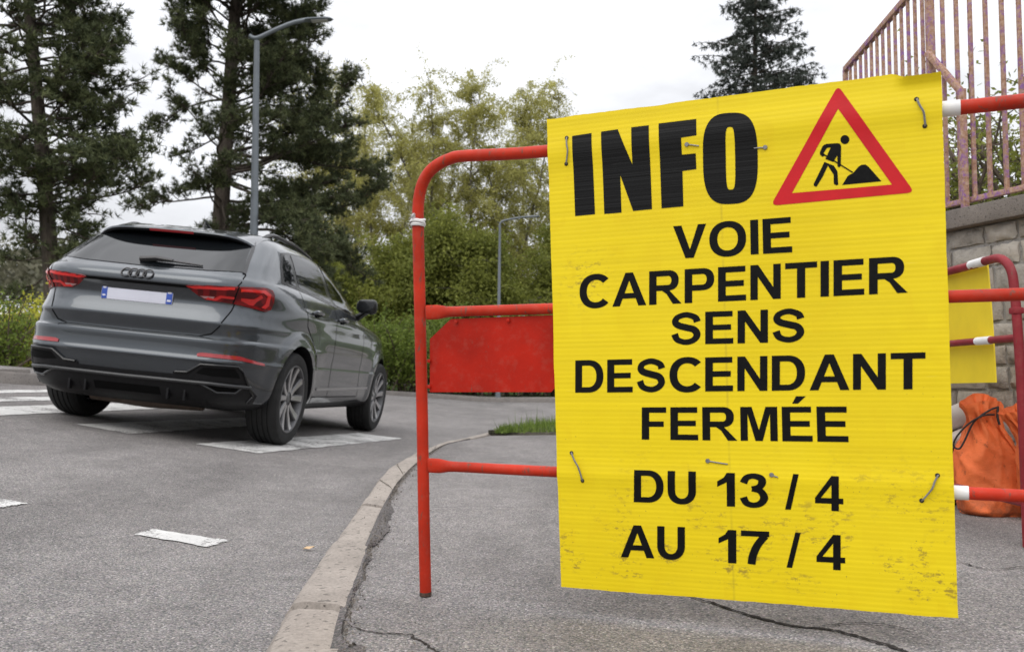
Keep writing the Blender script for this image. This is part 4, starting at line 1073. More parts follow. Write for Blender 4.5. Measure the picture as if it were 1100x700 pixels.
# ---- flank: moulding highlights, handles, mirrors
for s_ in (-1, 1):
    sf = (lambda x, z, q=s_: from_side(x, z, q))
    m = MB(); strip_on(m, [(.56, .405), (1.2, .412), (2.20, .425)], sf, .022, .004, .05, mirror=False); m.build('moulding_highlight', M_HILITE, car, local=True, recalc=False)  # highlight along the door moulding put in as a bright metal strip
    for x in (.30, 1.06):
        p, n_ = from_side(x, 1.005, s_); m = MB()
        m.tube([p + n_ * .004 + Vector((-.105, 0, 0)), p + n_ * .03 + Vector((-.08, 0, .002)), p + n_ * .036 + Vector((0, 0, .004)), p + n_ * .03 + Vector((.08, 0, .002)), p + n_ * .004 + Vector((.105, 0, 0))], [.010, .015, .017, .015, .010], 10)
        h_ = m.build('door_handle', M_PAINTG, car, local=True)
        m = MB(); m.lathe([(0, 0), (.04, 0), (.043, .002)], Matrix.Translation(p + n_ * .0015) @ n_.to_track_quat('Z', 'Y').to_matrix().to_4x4() @ Matrix.Diagonal((1.3, .7, 1, 1)), 24); m.build('handle_recess', M_SEAM, h_, local=True)
    p, n_ = from_side(1.72, 1.055, s_)
    M_ = Matrix.Translation((1.64, s_ * .972, 1.195))
    bm = bmesh.new(); bmesh.ops.create_cube(bm, size=1.0)
    for v in bm.verts:
        v.co = Vector((v.co.x * .17, v.co.y * .215, v.co.z * .165))
        if v.co.x > 0: v.co.y *= .72; v.co.z *= .62
        if v.co.y * s_ < 0: v.co.z *= .82
    bmesh.ops.bevel(bm, geom=bm.edges[:], offset=.05, segments=5, affect='EDGES', profile=.5)
    for v in bm.verts: v.co = M_ @ v.co
    me = bpy.data.meshes.new('wing_mirror'); bm.to_mesh(me); bm.free(); me.materials.append(M_GLOSSB); me.polygons.foreach_set('use_smooth', [True] * len(me.polygons))
    mi_ = link('wing_mirror', me, car, local=True)
    m = MB(); m.box((1.554, s_ * .972, 1.195), (.006, .15, .10), None, .0025); m.build('mirror_glass', M_GLASS, mi_, local=True)
    m = MB(); m.tube([(1.72, s_ * .82, 1.07), (1.70, s_ * .88, 1.10), (1.68, s_ * .95, 1.15)], [.04, .03, .028], 10); m.build('mirror_arm', M_GLOSSB, mi_, local=True)
# ---- wheels
def wheel(cx, s_):
    o_ = empty('wheel', (0, 0, 0)); o_.parent = car; o_.matrix_basis = ROLL.inverted() @ Matrix.Translation((cx, s_ * .787, .358)) @ (Matrix.Identity(4) if s_ < 0 else Matrix.Rotation(math.pi, 4, 'Z')) @ Matrix.Rotation(math.pi / 2, 4, 'X') @ Matrix.Rotation(.3 + cx, 4, 'Z')
    # local +z of the lathe points outwards
    p = [(.245, -.100), (.264, -.116), (.31, -.1235), (.335, -.118), (.349, -.100), (.3555, -.075)]
    for g in (-.058, -.020, .020, .058): p += [(.357, g - .005), (.349, g - .0035), (.349, g + .0035), (.357, g + .005)]
    p += [(.3555, .075), (.349, .100), (.335, .118), (.31, .1235), (.266, .116), (.252, .100)]
    m = MB(); m.lathe(p, Matrix.Identity(4), 96); m.build('tyre', M_RUBBER, o_, local=True)
    m = MB(); m.lathe([(.252, .098), (.262, .110), (.259, .116), (.249, .115), (.243, .10), (.236, .04), (.230, -.02), (.234, -.10)], Matrix.Identity(4), 72)
    for k in range(5):
        for sg in (-1, 1):
            a0 = 2 * math.pi * k / 5 + sg * .20; a1 = 2 * math.pi * k / 5 + sg * .30
            q0, q1 = Vector((.052 * math.cos(a0), .052 * math.sin(a0))), Vector((.246 * math.cos(a1), .246 * math.sin(a1)))
            d_ = (q1 - q0).normalized(); pr = Vector((-d_.y, d_.x))
            sec = []
            for t, wd, z1, z0 in ((0, .024, .086, .02), (.35, .025, .086, .02), (.8, .032, .098, .035), (1, .038, .108, .05)):
                c = q0.lerp(q1, t); sec.append([(c.x + pr.x * wd, c.y + pr.y * wd, z0), (c.x + pr.x * wd * .9, c.y + pr.y * wd * .9, z1 - .008), (c.x + pr.x * wd * .62, c.y + pr.y * wd * .62, z1), (c.x - pr.x * wd * .62, c.y - pr.y * wd * .62, z1), (c.x - pr.x * wd * .9, c.y - pr.y * wd * .9, z1 - .008), (c.x - pr.x * wd, c.y - pr.y * wd, z0)])
            vs = [v for s2 in sec for v in s2]; m.cur = 0
            for j in range(3):
                b = len(m.v); 
            base = len(m.v); m.add(vs, [])
            for j in range(3):
                for kk in range(5):
                    m.f.append((base + j * 6 + kk, base + j * 6 + kk + 1, base + (j + 1) * 6 + kk + 1, base + (j + 1) * 6 + kk)); m.mi.append(1 if kk == 2 else 0)
                m.f.append((base + j * 6 + 5, base + j * 6, base + (j + 1) * 6, base + (j + 1) * 6 + 5)); m.mi.append(0)
    m.cur = 0; m.lathe([(0, .088), (.028, .087), (.034, .082), (.056, .080), (.066, .070), (.066, .02)], Matrix.Identity(4), 40)
    m.build('rim', [M_RIM, M_RIMF], o_, local=True)
    m = MB(); m.lathe([(0, .01), (.165, .01), (.165, -.012), (0, -.012)], Matrix.Identity(4), 48); m.build('brake_disc', M_BRAKE, o_, local=True)
    m = MB(); m.lathe([(0, -.02), (.226, -.02), (.226, -.03), (0, -.03)], Matrix.Identity(4), 48); m.build('wheel_back', M_SEAM, o_, local=True)
    return o_
for cx in (0, 2.68):
    for s_ in (-1, 1): wheel(cx, s_)

# ================================================================== RIGHT HAND SIDE: WALL, RAILING, BARRIER, BAGS
WD = Vector((-.36, 1, 0)).normalized(); WNn = Vector((-WD.y, WD.x, 0))            # along the wall (away from the camera), and out of its face
CORN = Vector((1.915, 4.12, 0)); W2 = Vector((.04, 1, 0)).normalized(); W2n = Vector((-W2.y, W2.x, 0))
def stone_mat():
    m = Mat('rough_wall_stone'); a = m.n('ShaderNodeAttribute', attribute_name='tone')
    c = m.ramp(a.outputs['Fac'], [(0.0, (.28, .25, .22)), (0.4, (.40, .36, .315)), (0.7, (.34, .32, .295)), (1.0, (.47, .43, .38))])
    c = m.mix(.8, c, m.ramp(m.noise(11, 6, .7), [(.28, .45), (.5, 1.0), (.75, 1.25)]), 'MULTIPLY')
    st = m.ramp(m.noise(7, 6, .7), [(.58, 0.0), (.70, .7)]); c = m.mix(st, c, (.055, .048, .042))
    m.set(color=c, rough=.95, spec=.15); m.bump(m.noise(38, 6, .7), .8, .012); return m.m
M_STONE = stone_mat(); M_MORTAR = concrete('wall_mortar', (.33, .315, .30), 2.0)
wall = empty('stone_wall', (CORN.x, CORN.y, PZ), 'rough stone block wall under a grey concrete coping, behind the orange bags', 'wall')
WT = 1.275
def wall_run(org, d_, nrm_, Ln, seed):
    rg = np.random.default_rng(seed); V = []; Fc = []; tone = []
    z = PZ - .02
    while z < WT - .02:
        h = rg.uniform(.085, .135); h = min(h, WT - z) if WT - z - h > .05 else WT - z
        s = -rg.uniform(0, .15)
        while s < Ln:
            wd = rg.uniform(.10, .24); a, b = max(s, 0) + .0075, min(s + wd, Ln) - .0075
            if b - a > .03:
                bm = bmesh.new(); bmesh.ops.create_grid(bm, x_segments=5, y_segments=4, size=.5)
                for v in bm.verts:
                    ex = abs(v.co.x) > .49 or abs(v.co.y) > .49
                    u = a + (v.co.x + .5) * (b - a) + rg.normal(0, .0018); zz = z + .0075 + (v.co.y + .5) * (h - .015) + rg.normal(0, .0018)
                    dpt = (.002 if ex else .011) + rg.normal(0, .0035)
                    p = org + d_ * u + nrm_ * dpt; v.co = (p.x, p.y, zz)
                ext = bmesh.ops.extrude_edge_only(bm, edges=[e for e in bm.edges if len(e.link_faces) == 1])
                for v in [g_ for g_ in ext['geom'] if isinstance(g_, bmesh.types.BMVert)]: v.co -= nrm_ * .05
                bm.verts.index_update(); base = len(V); V += [v.co[:] for v in bm.verts]; tt_ = rg.random()
                for f in bm.faces: Fc.append(tuple(v.index + base for v in f.verts)); tone.append(tt_)
                bm.free()
            s += wd
        z += h
    me = mesh_from('stone_blocks', V, Fc, M_STONE, True)
    at = me.attributes.new('tone', 'FLOAT', 'FACE'); at.data.foreach_set('value', tone)
    bm = bmesh.new(); bm.from_mesh(me); bmesh.ops.recalc_face_normals(bm, faces=bm.faces[:]); bm.to_mesh(me); bm.free(); sharp(me, 50)
    link('stone_blocks', me, wall)
    m = MB(); A = org - nrm_ * .006; B = A + d_ * Ln; T = nrm_ * -.34
    vs = [A, B, B + T, A + T]; m.add([Vector((v.x, v.y, PZ - .1)) for v in vs] + [Vector((v.x, v.y, WT)) for v in vs], [(0, 1, 5, 4), (1, 2, 6, 5), (2, 3, 7, 6), (3, 0, 4, 7), (4, 5, 6, 7)]); m.build('mortar_core', M_MORTAR, wall, smooth_=False)
LEN1, LEN2 = 4.2, 3.2
wall_run(CORN - WD * LEN1, WD, WNn, LEN1, 3)
wall_run(CORN + W2 * .002, W2, W2n, LEN2, 5)
def coping(org, d_, nrm_, Ln):
    m = MB(); k = int(Ln / .9); L_ = Ln / k
    for i in range(k):
        c = org + d_ * (L_ * (i + .5)) - nrm_ * .15 + Vector((0, 0, WT + .043))
        M_ = Matrix(((d_.x, nrm_.x, 0), (d_.y, nrm_.y, 0), (0, 0, 1)))
        m.box(c, (L_ - .004, .42, .082), M_, .008)
    m.build('coping', M_COPING, wall)
coping(CORN - WD * LEN1, WD, WNn, LEN1 + .02); coping(CORN + W2 * .05, W2, W2n, LEN2)
# raised ground behind the wall
m = MB(); A = CORN - WD * LEN1 - WNn * .25; B = CORN - WNn * .25 + Vector((.05, 0, 0)); C_ = CORN + W2 * LEN2 - W2n * .25
m.add([(A.x, A.y, WT + .02), (A.x + 30, A.y, WT + .3), (C_.x + 30, C_.y, WT + .4), (C_.x, C_.y, WT + .02), (B.x, B.y, WT + .02)], [(0, 1, 2, 3, 4)]); o = m.build('raised_ground', M_VERGE, None, smooth_=False); o['kind'] = 'structure'

def rusty():
    m = Mat('rust_purple_mix'); k = m.ramp(m.noise(26, 6, .75), [(.36, 0.0), (.50, 1.0)])  # purple and rust tones mixed in patches over the bars
    r_ = m.ramp(m.noise(60, 4, .7), [(.3, (.22, .115, .065)), (.5, (.42, .26, .18)), (.7, (.52, .38, .31))])
    z_ = m.n('ShaderNodeSeparateXYZ'); m.l(m.co(), z_.inputs[0])
    m.set(color=m.mix(k, (.27, .13, .36), r_), rough=.85, spec=.2); m.bump(m.noise(90, 4), .5, .003); return m.m
M_RUST = rusty()
rail_ = empty('railing', (CORN.x, CORN.y, WT + .084), 'tall rusty purple bar railing standing on the stone wall', 'railing')
RB = CORN - WNn * .14 + Vector((.02, .0, 0)); ZT = 2.43; ZB = 1.435
def bar_(name, p, q, wd):
    m = MB(); d_ = (q - p); M_ = d_.to_track_quat('Z', 'Y').to_matrix(); m.box((p + q) / 2, (wd, wd, d_.length), M_, wd * .08); return m.build(name, M_RUST, rail_)
def on_run(px, org, d_):        # where the vertical plane through a pixel column cuts the run
    r_ = ray(px, 400); k = r_.x / r_.y
    return org + d_ * ((k * org.y - org.x) / (d_.x - k * d_.y))
P1 = on_run(1009, RB, WD)
bar_('post', Vector((P1.x, P1.y, WT + .08)), Vector((P1.x, P1.y, ZT + .55)), .034)
xs1 = [1023, 1038, 1053, 1070, 1088, 1107, 1128, 1150, 1174, 1200, 1230, 1262, 1298]
for x in xs1:
    p = on_run(x, RB, WD); bar_('bar', Vector((p.x, p.y, ZB + .005)), Vector((p.x, p.y, ZT + .50)), .0165)
pe_ = on_run(1298, RB, WD)
bar_('bottom_rail', Vector((P1.x, P1.y, ZB)) , Vector((pe_.x, pe_.y, ZB)), .024)
bar_('top_rail', Vector((P1.x, P1.y, ZT + .51)), Vector((pe_.x, pe_.y, ZT + .51)), .028)
p2 = on_run(1042, RB + WNn * .03, WD); bar_('post', Vector((p2.x, p2.y, WT + .08)), Vector((p2.x, p2.y, HC + .318 * p2.y)), .028)
bar_('brace', Vector((P1.x, P1.y, HC + .358 * P1.y)) + WNn * .02, Vector((p2.x, p2.y, HC + .314 * p2.y)), .026)
# the panel that runs back from the post
e2 = at_depth(908, 75, 5.45); S2 = Vector((e2.x - P1.x, e2.y - P1.y, 0)).normalized()
zt0 = at_depth(1008, -29, P1.y).z
bar_('top_rail', Vector((P1.x, P1.y, zt0)), e2, .030); bar_('post', Vector((e2.x, e2.y, WT + .08)), e2, .026)
for k in range(1, 14):
    t = k / 14; p = Vector((P1.x, P1.y, zt0)).lerp(e2, t); bar_('bar', Vector((p.x, p.y, ZB)), p, .0150)
bar_('bottom_rail', Vector((P1.x, P1.y, ZB)), Vector((e2.x, e2.y, ZB)), .022)

# ---- second barrier, seen nearly end on
X2 = 1.62
def b2(px, py): r_ = ray(px, py); return CAM + r_ * (X2 / r_.x)
q = [b2(1104, 585), b2(1098, 432), b2(1093, 350), b2(1089, 305), b2(1086, 290), b2(1080, 281), b2(1072, 277.5), b2(1060, 280), b2(1025, 290)]
q[0].z = PZ
far_ = q[-1] + Vector((0, 1.05, .0)); path = q + [far_, far_ + Vector((0, .06, -.015)), far_ + Vector((0, .09, -.07)), far_ + Vector((0, .09, -.5)), Vector((X2, far_.y + .09, PZ))]
bar2 = empty('crowd_barrier', q[0], 'dark red barrier seen end on beside the stone wall, with a blank yellow board', 'barrier')
m = MB(); m.tube([Vector(p) for p in chain(path, 6)], .0148, 16); m.build('tube_frame', M_DRED, bar2)
for zz in (.758, .235):
    m = MB(); m.tube([Vector((X2, 2.97, zz)), Vector((X2, far_.y + .09, zz))], .0125, 14); m.build('cross_rail', M_DRED, bar2)
def band2(p, q_, r_): m = MB(); m.tube([p, q_], r_, 16); m.build('reflective_band', M_WHITE, bar2)
band2(b2(1058, 280.4), b2(1043, 284.7), .0162); band2(Vector((X2, 1.62 / .515, .758)), Vector((X2, 1.62 / .500, .758)), .0140)
m = MB(); m.box((X2, b2(1092, 340).y, .845), (.034, .036, .022), None, .006); m.build('collar', M_DRED, bar2)
xb = X2 + .021
m = MB(); n = 10; vs = []
for k in range(2):
    for j in range(n + 1):
        for i in range(n + 1):
            a, b = i / n, j / n
            vs.append((xb + .006 * math.sin(3 * a + 2 * b) + k * .005, (3.165 + .045 * b) * (1 - a) + 4.25 * a, .615 + .425 * b - .012 * a))
N2 = (n + 1) ** 2
fs = [(j * (n + 1) + i, j * (n + 1) + i + 1, (j + 1) * (n + 1) + i + 1, (j + 1) * (n + 1) + i) for j in range(n) for i in range(n)]
fs += [tuple(x + N2 for x in reversed(f)) for f in fs]
for i in range(n): fs += [(i + 1, i, i + N2, i + 1 + N2), (n * (n + 1) + i, n * (n + 1) + i + 1, n * (n + 1) + i + 1 + N2, n * (n + 1) + i + N2), (i * (n + 1), (i + 1) * (n + 1), (i + 1) * (n + 1) + N2, i * (n + 1) + N2), ((i + 1) * (n + 1) + n, i * (n + 1) + n, i * (n + 1) + n + N2, (i + 1) * (n + 1) + n + N2)]
M_BOARD2 = simple('yellow_board_plastic', (.80, .60, .015), .5, var=.07, vs=8)
m.add(vs, fs); o = m.build('blank_board', M_BOARD2); tag(o, 'smaller blank yellow board hanging on the dark red barrier by the wall', 'sign')

# ---- sandbags
def canvas(name, col):
    m = Mat(name)
    c = m.ramp(m.noise(7, 5, .6), [(.3, tuple(x * .7 for x in col)), (.55, col), (.8, tuple(min(1, x * 1.15) for x in col))])
    sc = m.ramp(m.noise(1, 5, .7, m.mapped((40, 40, 26))), [(.60, 0.0), (.67, 1.0)]); c = m.mix(m.math('MULTIPLY', sc, .65), c, tuple(x * .25 for x in col))
    gr = m.n('ShaderNodeSeparateXYZ'); m.l(m.co(), gr.inputs[0])
    dirt = m.math('MULTIPLY', m.ramp(gr.outputs[2], [(.0, .8), (.10, 0.0)]), m.ramp(m.noise(22, 4), [(.4, 0.0), (.6, 1.0)])); c = m.mix(dirt, c, (.12, .07, .045))
    m.set(color=c, rough=.62, spec=.35); m.bump(m.math('ADD', m.noise(14, 5, .6), m.math('MULTIPLY', m.noise(300, 2), .15)), .55, .02); return m.m
M_ORANGE = canvas('orange_canvas', (.78, .165, .045)); M_MAROON = canvas('maroon_canvas', (.13, .022, .022))
M_CORD = simple('black_cord', (.012, .012, .013), .6); M_EYE = simple('brass_eyelet', (.45, .33, .12), .35, .9)
def sandbag(name, loc, rot, mat, lean, seed, label, group, scale=1.0, cord=True, eye=False):
    rg = np.random.default_rng(seed)
    root = empty(name, Matrix.Translation(Vector(loc)) @ Matrix.Rotation(rot, 4, 'Z') @ Matrix.Scale(scale, 4), label, 'bag', group)
    LVb = [(0.0, .10, .07), (.004, .135, .10), (.025, .150, .118), (.08, .152, .122), (.16, .148, .115), (.22, .140, .10), (.27, .118, .082), (.31, .092, .062), (.345, .072, .045), (.375, .062, .036), (.395, .060, .030), (.42, .066, .026), (.445, .076, .022), (.455, .078, .020)]
    zs = np.array([l[0] for l in LVb]); zi = np.concatenate([np.linspace(0, .03, 6), np.linspace(.04, .455, 46)]); na_ = 96
    ph = rg.uniform(0, 6.28, 8); V = []
    for z in zi:
        rx, ry = .87 * np.interp(z, zs, [l[1] for l in LVb]), np.interp(z, zs, [l[2] for l in LVb]); cx = lean * (z / .45) ** 1.5
        for k in range(na_):
            t = 2 * math.pi * k / na_; c, s = math.cos(t), math.sin(t)
            pl_ = math.exp(-((z - .385) / .07) ** 2)
            w_ = .010 * pl_ * math.sin(11 * t + 2 * math.sin(z * 20) + ph[0]) + .006 * math.sin(3 * t + 16 * z + ph[1]) * (z > .01) + .005 * math.sin(5 * t - 24 * z + ph[2]) + .009 * (1 - abs(math.sin(2 * t + 22 * z + ph[3]))) ** 3 + .008 * (1 - abs(math.sin(3 * t - 15 * z + ph[6] + math.sin(4 * t)))) ** 3 * (z > .015) + .003 * math.sin(9 * t + 40 * z + ph[4])
            n_ = 2.6; r_ = 1 / (abs(c) ** n_ + abs(s) ** n_) ** (1 / n_)
            V.append((cx + (rx + w_) * r_ * c, (ry + w_) * r_ * s, z + (.018 * math.sin(t + .5) + .012 * math.sin(2 * t + ph[5])) * smooth(.36, .455, z)))
    nz_ = len(zi); Fc = [(j * na_ + k, j * na_ + (k + 1) % na_, (j + 1) * na_ + (k + 1) % na_, (j + 1) * na_ + k) for j in range(nz_ - 1) for k in range(na_)] + [tuple(range(na_ - 1, -1, -1))]
    # the mouth: turned in
    base = len(V); top = V[(nz_ - 1) * na_:]; cz = np.mean(top, axis=0)
    V += [tuple(np.array(p) * .72 + cz * .28 - np.array((0, 0, .03))) for p in top]
    Fc += [((nz_ - 1) * na_ + k, (nz_ - 1) * na_ + (k + 1) % na_, base + (k + 1) % na_, base + k) for k in range(na_)] + [tuple(base + k for k in range(na_))]
    me = mesh_from('bag', V, Fc, mat); sharp(me, 60); link('canvas', me, root, local=True)
    m = MB(); P = []
    for z in np.linspace(.02, .36, 16):
        rx, ry = .87 * np.interp(z, zs, [l[1] for l in LVb]), np.interp(z, zs, [l[2] for l in LVb]); t = -.9; r_ = 1 / (abs(math.cos(t)) ** 2.6 + abs(math.sin(t)) ** 2.6) ** (1 / 2.6)
        P.append((lean * (z / .45) ** 1.5 + (rx + .006) * r_ * math.cos(t), (ry + .006) * r_ * math.sin(t), z))
    m.tube(P, .0045, 6); m.build('seam', mat, root, local=True)
    if cord:
        m = MB(); c0 = lean * .8
        m.tube([Vector(p) for p in chain([(c0 + .03, -.045, .40), (c0 - .02, -.062, .395), (c0 - .075, -.06, .36), (c0 - .115, -.05, .31), (c0 - .125, -.045, .275), (c0 - .105, -.05, .265), (c0 - .085, -.055, .30), (c0 - .05, -.055, .37), (c0 + .01, -.045, .415), (c0 + .05, -.035, .43)], 6)], .0038, 8); m.build('cord', M_CORD, root, local=True)
        m = MB(); m.tube([(c0 + .045, -.042, .43), (c0 + .04, -.05, .39), (c0 + .045, -.055, .36)], .005, 8); m.build('toggle', M_CORD, root, local=True)
    if eye:
        m = MB(); M_ = Matrix.Translation((lean + .0, -.040, .425)) @ Matrix.Rotation(math.pi / 2, 4, 'X'); m.lathe([(.007, 0), (.010, .006), (.013, .004), (.014, 0)], M_, 20); e_ = m.build('eyelet', M_EYE, root, local=True)
        m = MB(); m.lathe([(0, .003), (.0085, .003)], M_, 16); m.build('eyelet_hole', M_HOLE, e_, local=True)
    return root
p = on_plane_z(1069, 549, PZ)
sandbag('sandbag', (p.x - .012, p.y - .02, PZ - .012), -.15, M_ORANGE, -.045, 2, 'orange canvas sandbag with a black cord, standing upright against the stone wall', 'bags by the wall')
pr_ = on_plane_z(1137, 558, PZ)
sandbag('sandbag', (pr_.x + .02, pr_.y - .02, PZ - .012), .1, M_ORANGE, -.19, 7, 'orange bag at the right edge of which only the mouth with an eyelet shows', 'bags by the wall', .93, False, True)
pm = on_plane_z(1016, 541, PZ)
sandbag('sandbag', (pm.x, pm.y + .12, PZ - .012), .4, M_MAROON, .02, 12, 'dark maroon bag mostly hidden behind the yellow notice', 'bags by the wall', .84, False)
M_PIPE = simple('white_plastic_pipe', (.66, .60, .57), .45, var=.12, vs=12)
def pipe(e, f_, r_, label):
    d_ = (f_ - e).normalized(); m = MB()
    m.tube([e - d_ * .018, e - d_ * .014, e, f_, f_ + d_ * .014], [r_ * .35, r_ * .8, r_, r_, r_ * .8], 24); o = m.build('plastic_post', M_PIPE); tag(o, label, 'post', 'white posts behind the bags'); return o
pipe(at_depth(1044, 441, 3.93), Vector((1.70, 4.5, .28)), .050, 'thicker upper white plastic post lying behind the orange bag')
pipe(at_depth(1037, 467, 3.95), Vector((1.66, 4.5, .15)), .032, 'thinner lower white plastic post lying behind the orange bag')

# ================================================================== STREET LAMPS, LOW WALL
M_LAMPPOST = simple('lamp_post_grey', (.16, .18, .20), .5, .2, .08, 4)
def street_lamp(px, Y, pxtop, pts, head, label, r0):
    base = at_depth(px, 400, Y); zb = float(road_z(base.x, Y)) + .12
    top = at_depth(pxtop[0], pxtop[1], Y)
    root = empty('street_lamp', (base.x, Y, zb), label, 'street lamp', 'street lamps')
    m = MB(); b = Vector((base.x, Y, zb)); m.tube([b, b + Vector((0, 0, .5)), b + Vector((0, 0, .55)), top], [r0 * 1.5, r0 * 1.5, r0 * 1.1, r0 * .62], 14); m.build('pole', M_LAMPPOST, root)
    P = [at_depth(p[0], p[1], Y) for p in pts]; m = MB(); m.tube([Vector(p) for p in chain(P, 6)], r0 * .5, 10); m.build('arm', M_LAMPPOST, root)
    H = [at_depth(p[0], p[1], Y) for p in head]; n = len(H); d_ = (H[-1] - H[0]); L_ = d_.length
    m = MB(); up = Vector((0, 0, 1)); sd_ = d_.normalized().cross(up)
    vs = []; K = 14; segs = np.linspace(0, 1, 12)
    for t in segs:
        c = H[0] + d_ * t; w_ = L_ * .20 * math.sqrt(max(0.02, 1 - (2 * t - 1) ** 4)); h_ = L_ * .075 * math.sqrt(max(.02, 1 - (2 * t - 1) ** 4))
        for k in range(K):
            a = 2 * math.pi * k / K; vs.append(c + sd_ * (w_ * math.cos(a)) + up * ((h_ if math.sin(a) > 0 else h_ * .45) * math.sin(a)))
    m.add(vs, [(j * K + k, j * K + (k + 1) % K, (j + 1) * K + (k + 1) % K, (j + 1) * K + k) for j in range(11) for k in range(K)] + [tuple(range(K - 1, -1, -1)), tuple(11 * K + k for k in range(K))])
    hd = m.build('lamp_head', M_LAMPPOST, root)
    m = MB(); c = H[0] + d_ * .55 - up * L_ * .034; M_ = Matrix((tuple(d_.normalized()), tuple(sd_), (0, 0, 1))).transposed(); m.box(c, (L_ * .55, L_ * .26, L_ * .02), M_, L_ * .008); m.build('diffuser', simple('lamp_diffuser', (.55, .55, .53), .3), hd)
street_lamp(270.5, 20, (276, 44), [(268, 38.5), (276, 41), (296, 32), (315, 24.5), (332, 21)], [(326, 22.5), (358, 21)], 'tall grey street lamp rising behind the car, its arm reaching right', .095)
street_lamp(535, 27.9, (537, 242), [(536, 244), (539, 238), (550, 235), (563, 233)], [(560, 233.8), (580, 232.5)], 'small distant grey street lamp between the red barrier and the notice', .055)
m = MB(); lw = [at_depth(-140, 400, 9.6), at_depth(24, 400, 11.2)]; d_ = (lw[1] - lw[0]); d_.z = 0; d_.normalize(); zb = float(road_z(lw[1].x, lw[1].y)) + .11
zt_ = at_depth(24, 395, 11.2).z
c = (lw[0] + lw[1]) / 2; L_ = (Vector((lw[1].x, lw[1].y, 0)) - Vector((lw[0].x, lw[0].y, 0))).length
m.box((c.x, c.y, (zb + zt_ - .03) / 2 - .06), (L_, .30, zt_ - zb + .12), Matrix(((d_.x, -d_.y, 0), (d_.y, d_.x, 0), (0, 0, 1))), .02)
o = m.build('low_wall', M_KERBFAR); tag(o, 'low grey stone wall end at the far left, across the road', 'wall')

# ================================================================== TREES AND SHRUBS
def rand_dirs(rg, n):
    v = rg.normal(size=(n, 3)); return v / np.linalg.norm(v, axis=1)[:, None]
def tri_needles(rg, C, D, k, L, wd):
    """k thin triangles fanning out of every tuft centre C around its direction D"""
    n = len(C); c = np.repeat(C, k, 0); d_ = np.repeat(D, k, 0)
    v = d_ * .75 + rg.normal(size=(n * k, 3)) * .62; v /= np.linalg.norm(v, axis=1)[:, None]
    s = np.cross(v, rand_dirs(rg, n * k)); s /= np.linalg.norm(s, axis=1)[:, None] + 1e-9
    l = L * rg.uniform(.6, 1.15, (n * k, 1)); V = np.empty((n * k, 3, 3))
    V[:, 0] = c - s * wd; V[:, 1] = c + s * wd; V[:, 2] = c + v * l
    return V.reshape(-1, 3)
def quad_leaves(rg, C, size, flat=0.0, droop=None):
    n = len(C); a = rand_dirs(rg, n)
    if flat: a[:, 2] *= (1 - flat); a /= np.linalg.norm(a, axis=1)[:, None]
    b = np.cross(a, rand_dirs(rg, n)); b /= np.linalg.norm(b, axis=1)[:, None] + 1e-9
    s = size * rg.uniform(.55, 1.25, (n, 1)); V = np.empty((n, 4, 3))
    V[:, 0] = C - a * s; V[:, 1] = C + b * s * .48; V[:, 2] = C + a * s; V[:, 3] = C - b * s * .48
    return V.reshape(-1, 3)
def limb_path(rg, p0, d0, L, n=9, curl=.0, jit=.10, droop=0.0):
    P = [np.array(p0, float)]; d_ = np.array(d0, float)
    for i in range(n - 1):
        d_ = d_ + rg.normal(0, jit, 3) + np.array((0, 0, curl - droop * i / n)); d_ /= np.linalg.norm(d_); P.append(P[-1] + d_ * L / (n - 1))
    return np.array(P)
def along(P, t):
    t = np.clip(t, 0, 1) * (len(P) - 1); i = np.minimum(t.astype(int), len(P) - 2); f = (t - i)[:, None]
    return P[i] * (1 - f) + P[i + 1] * f
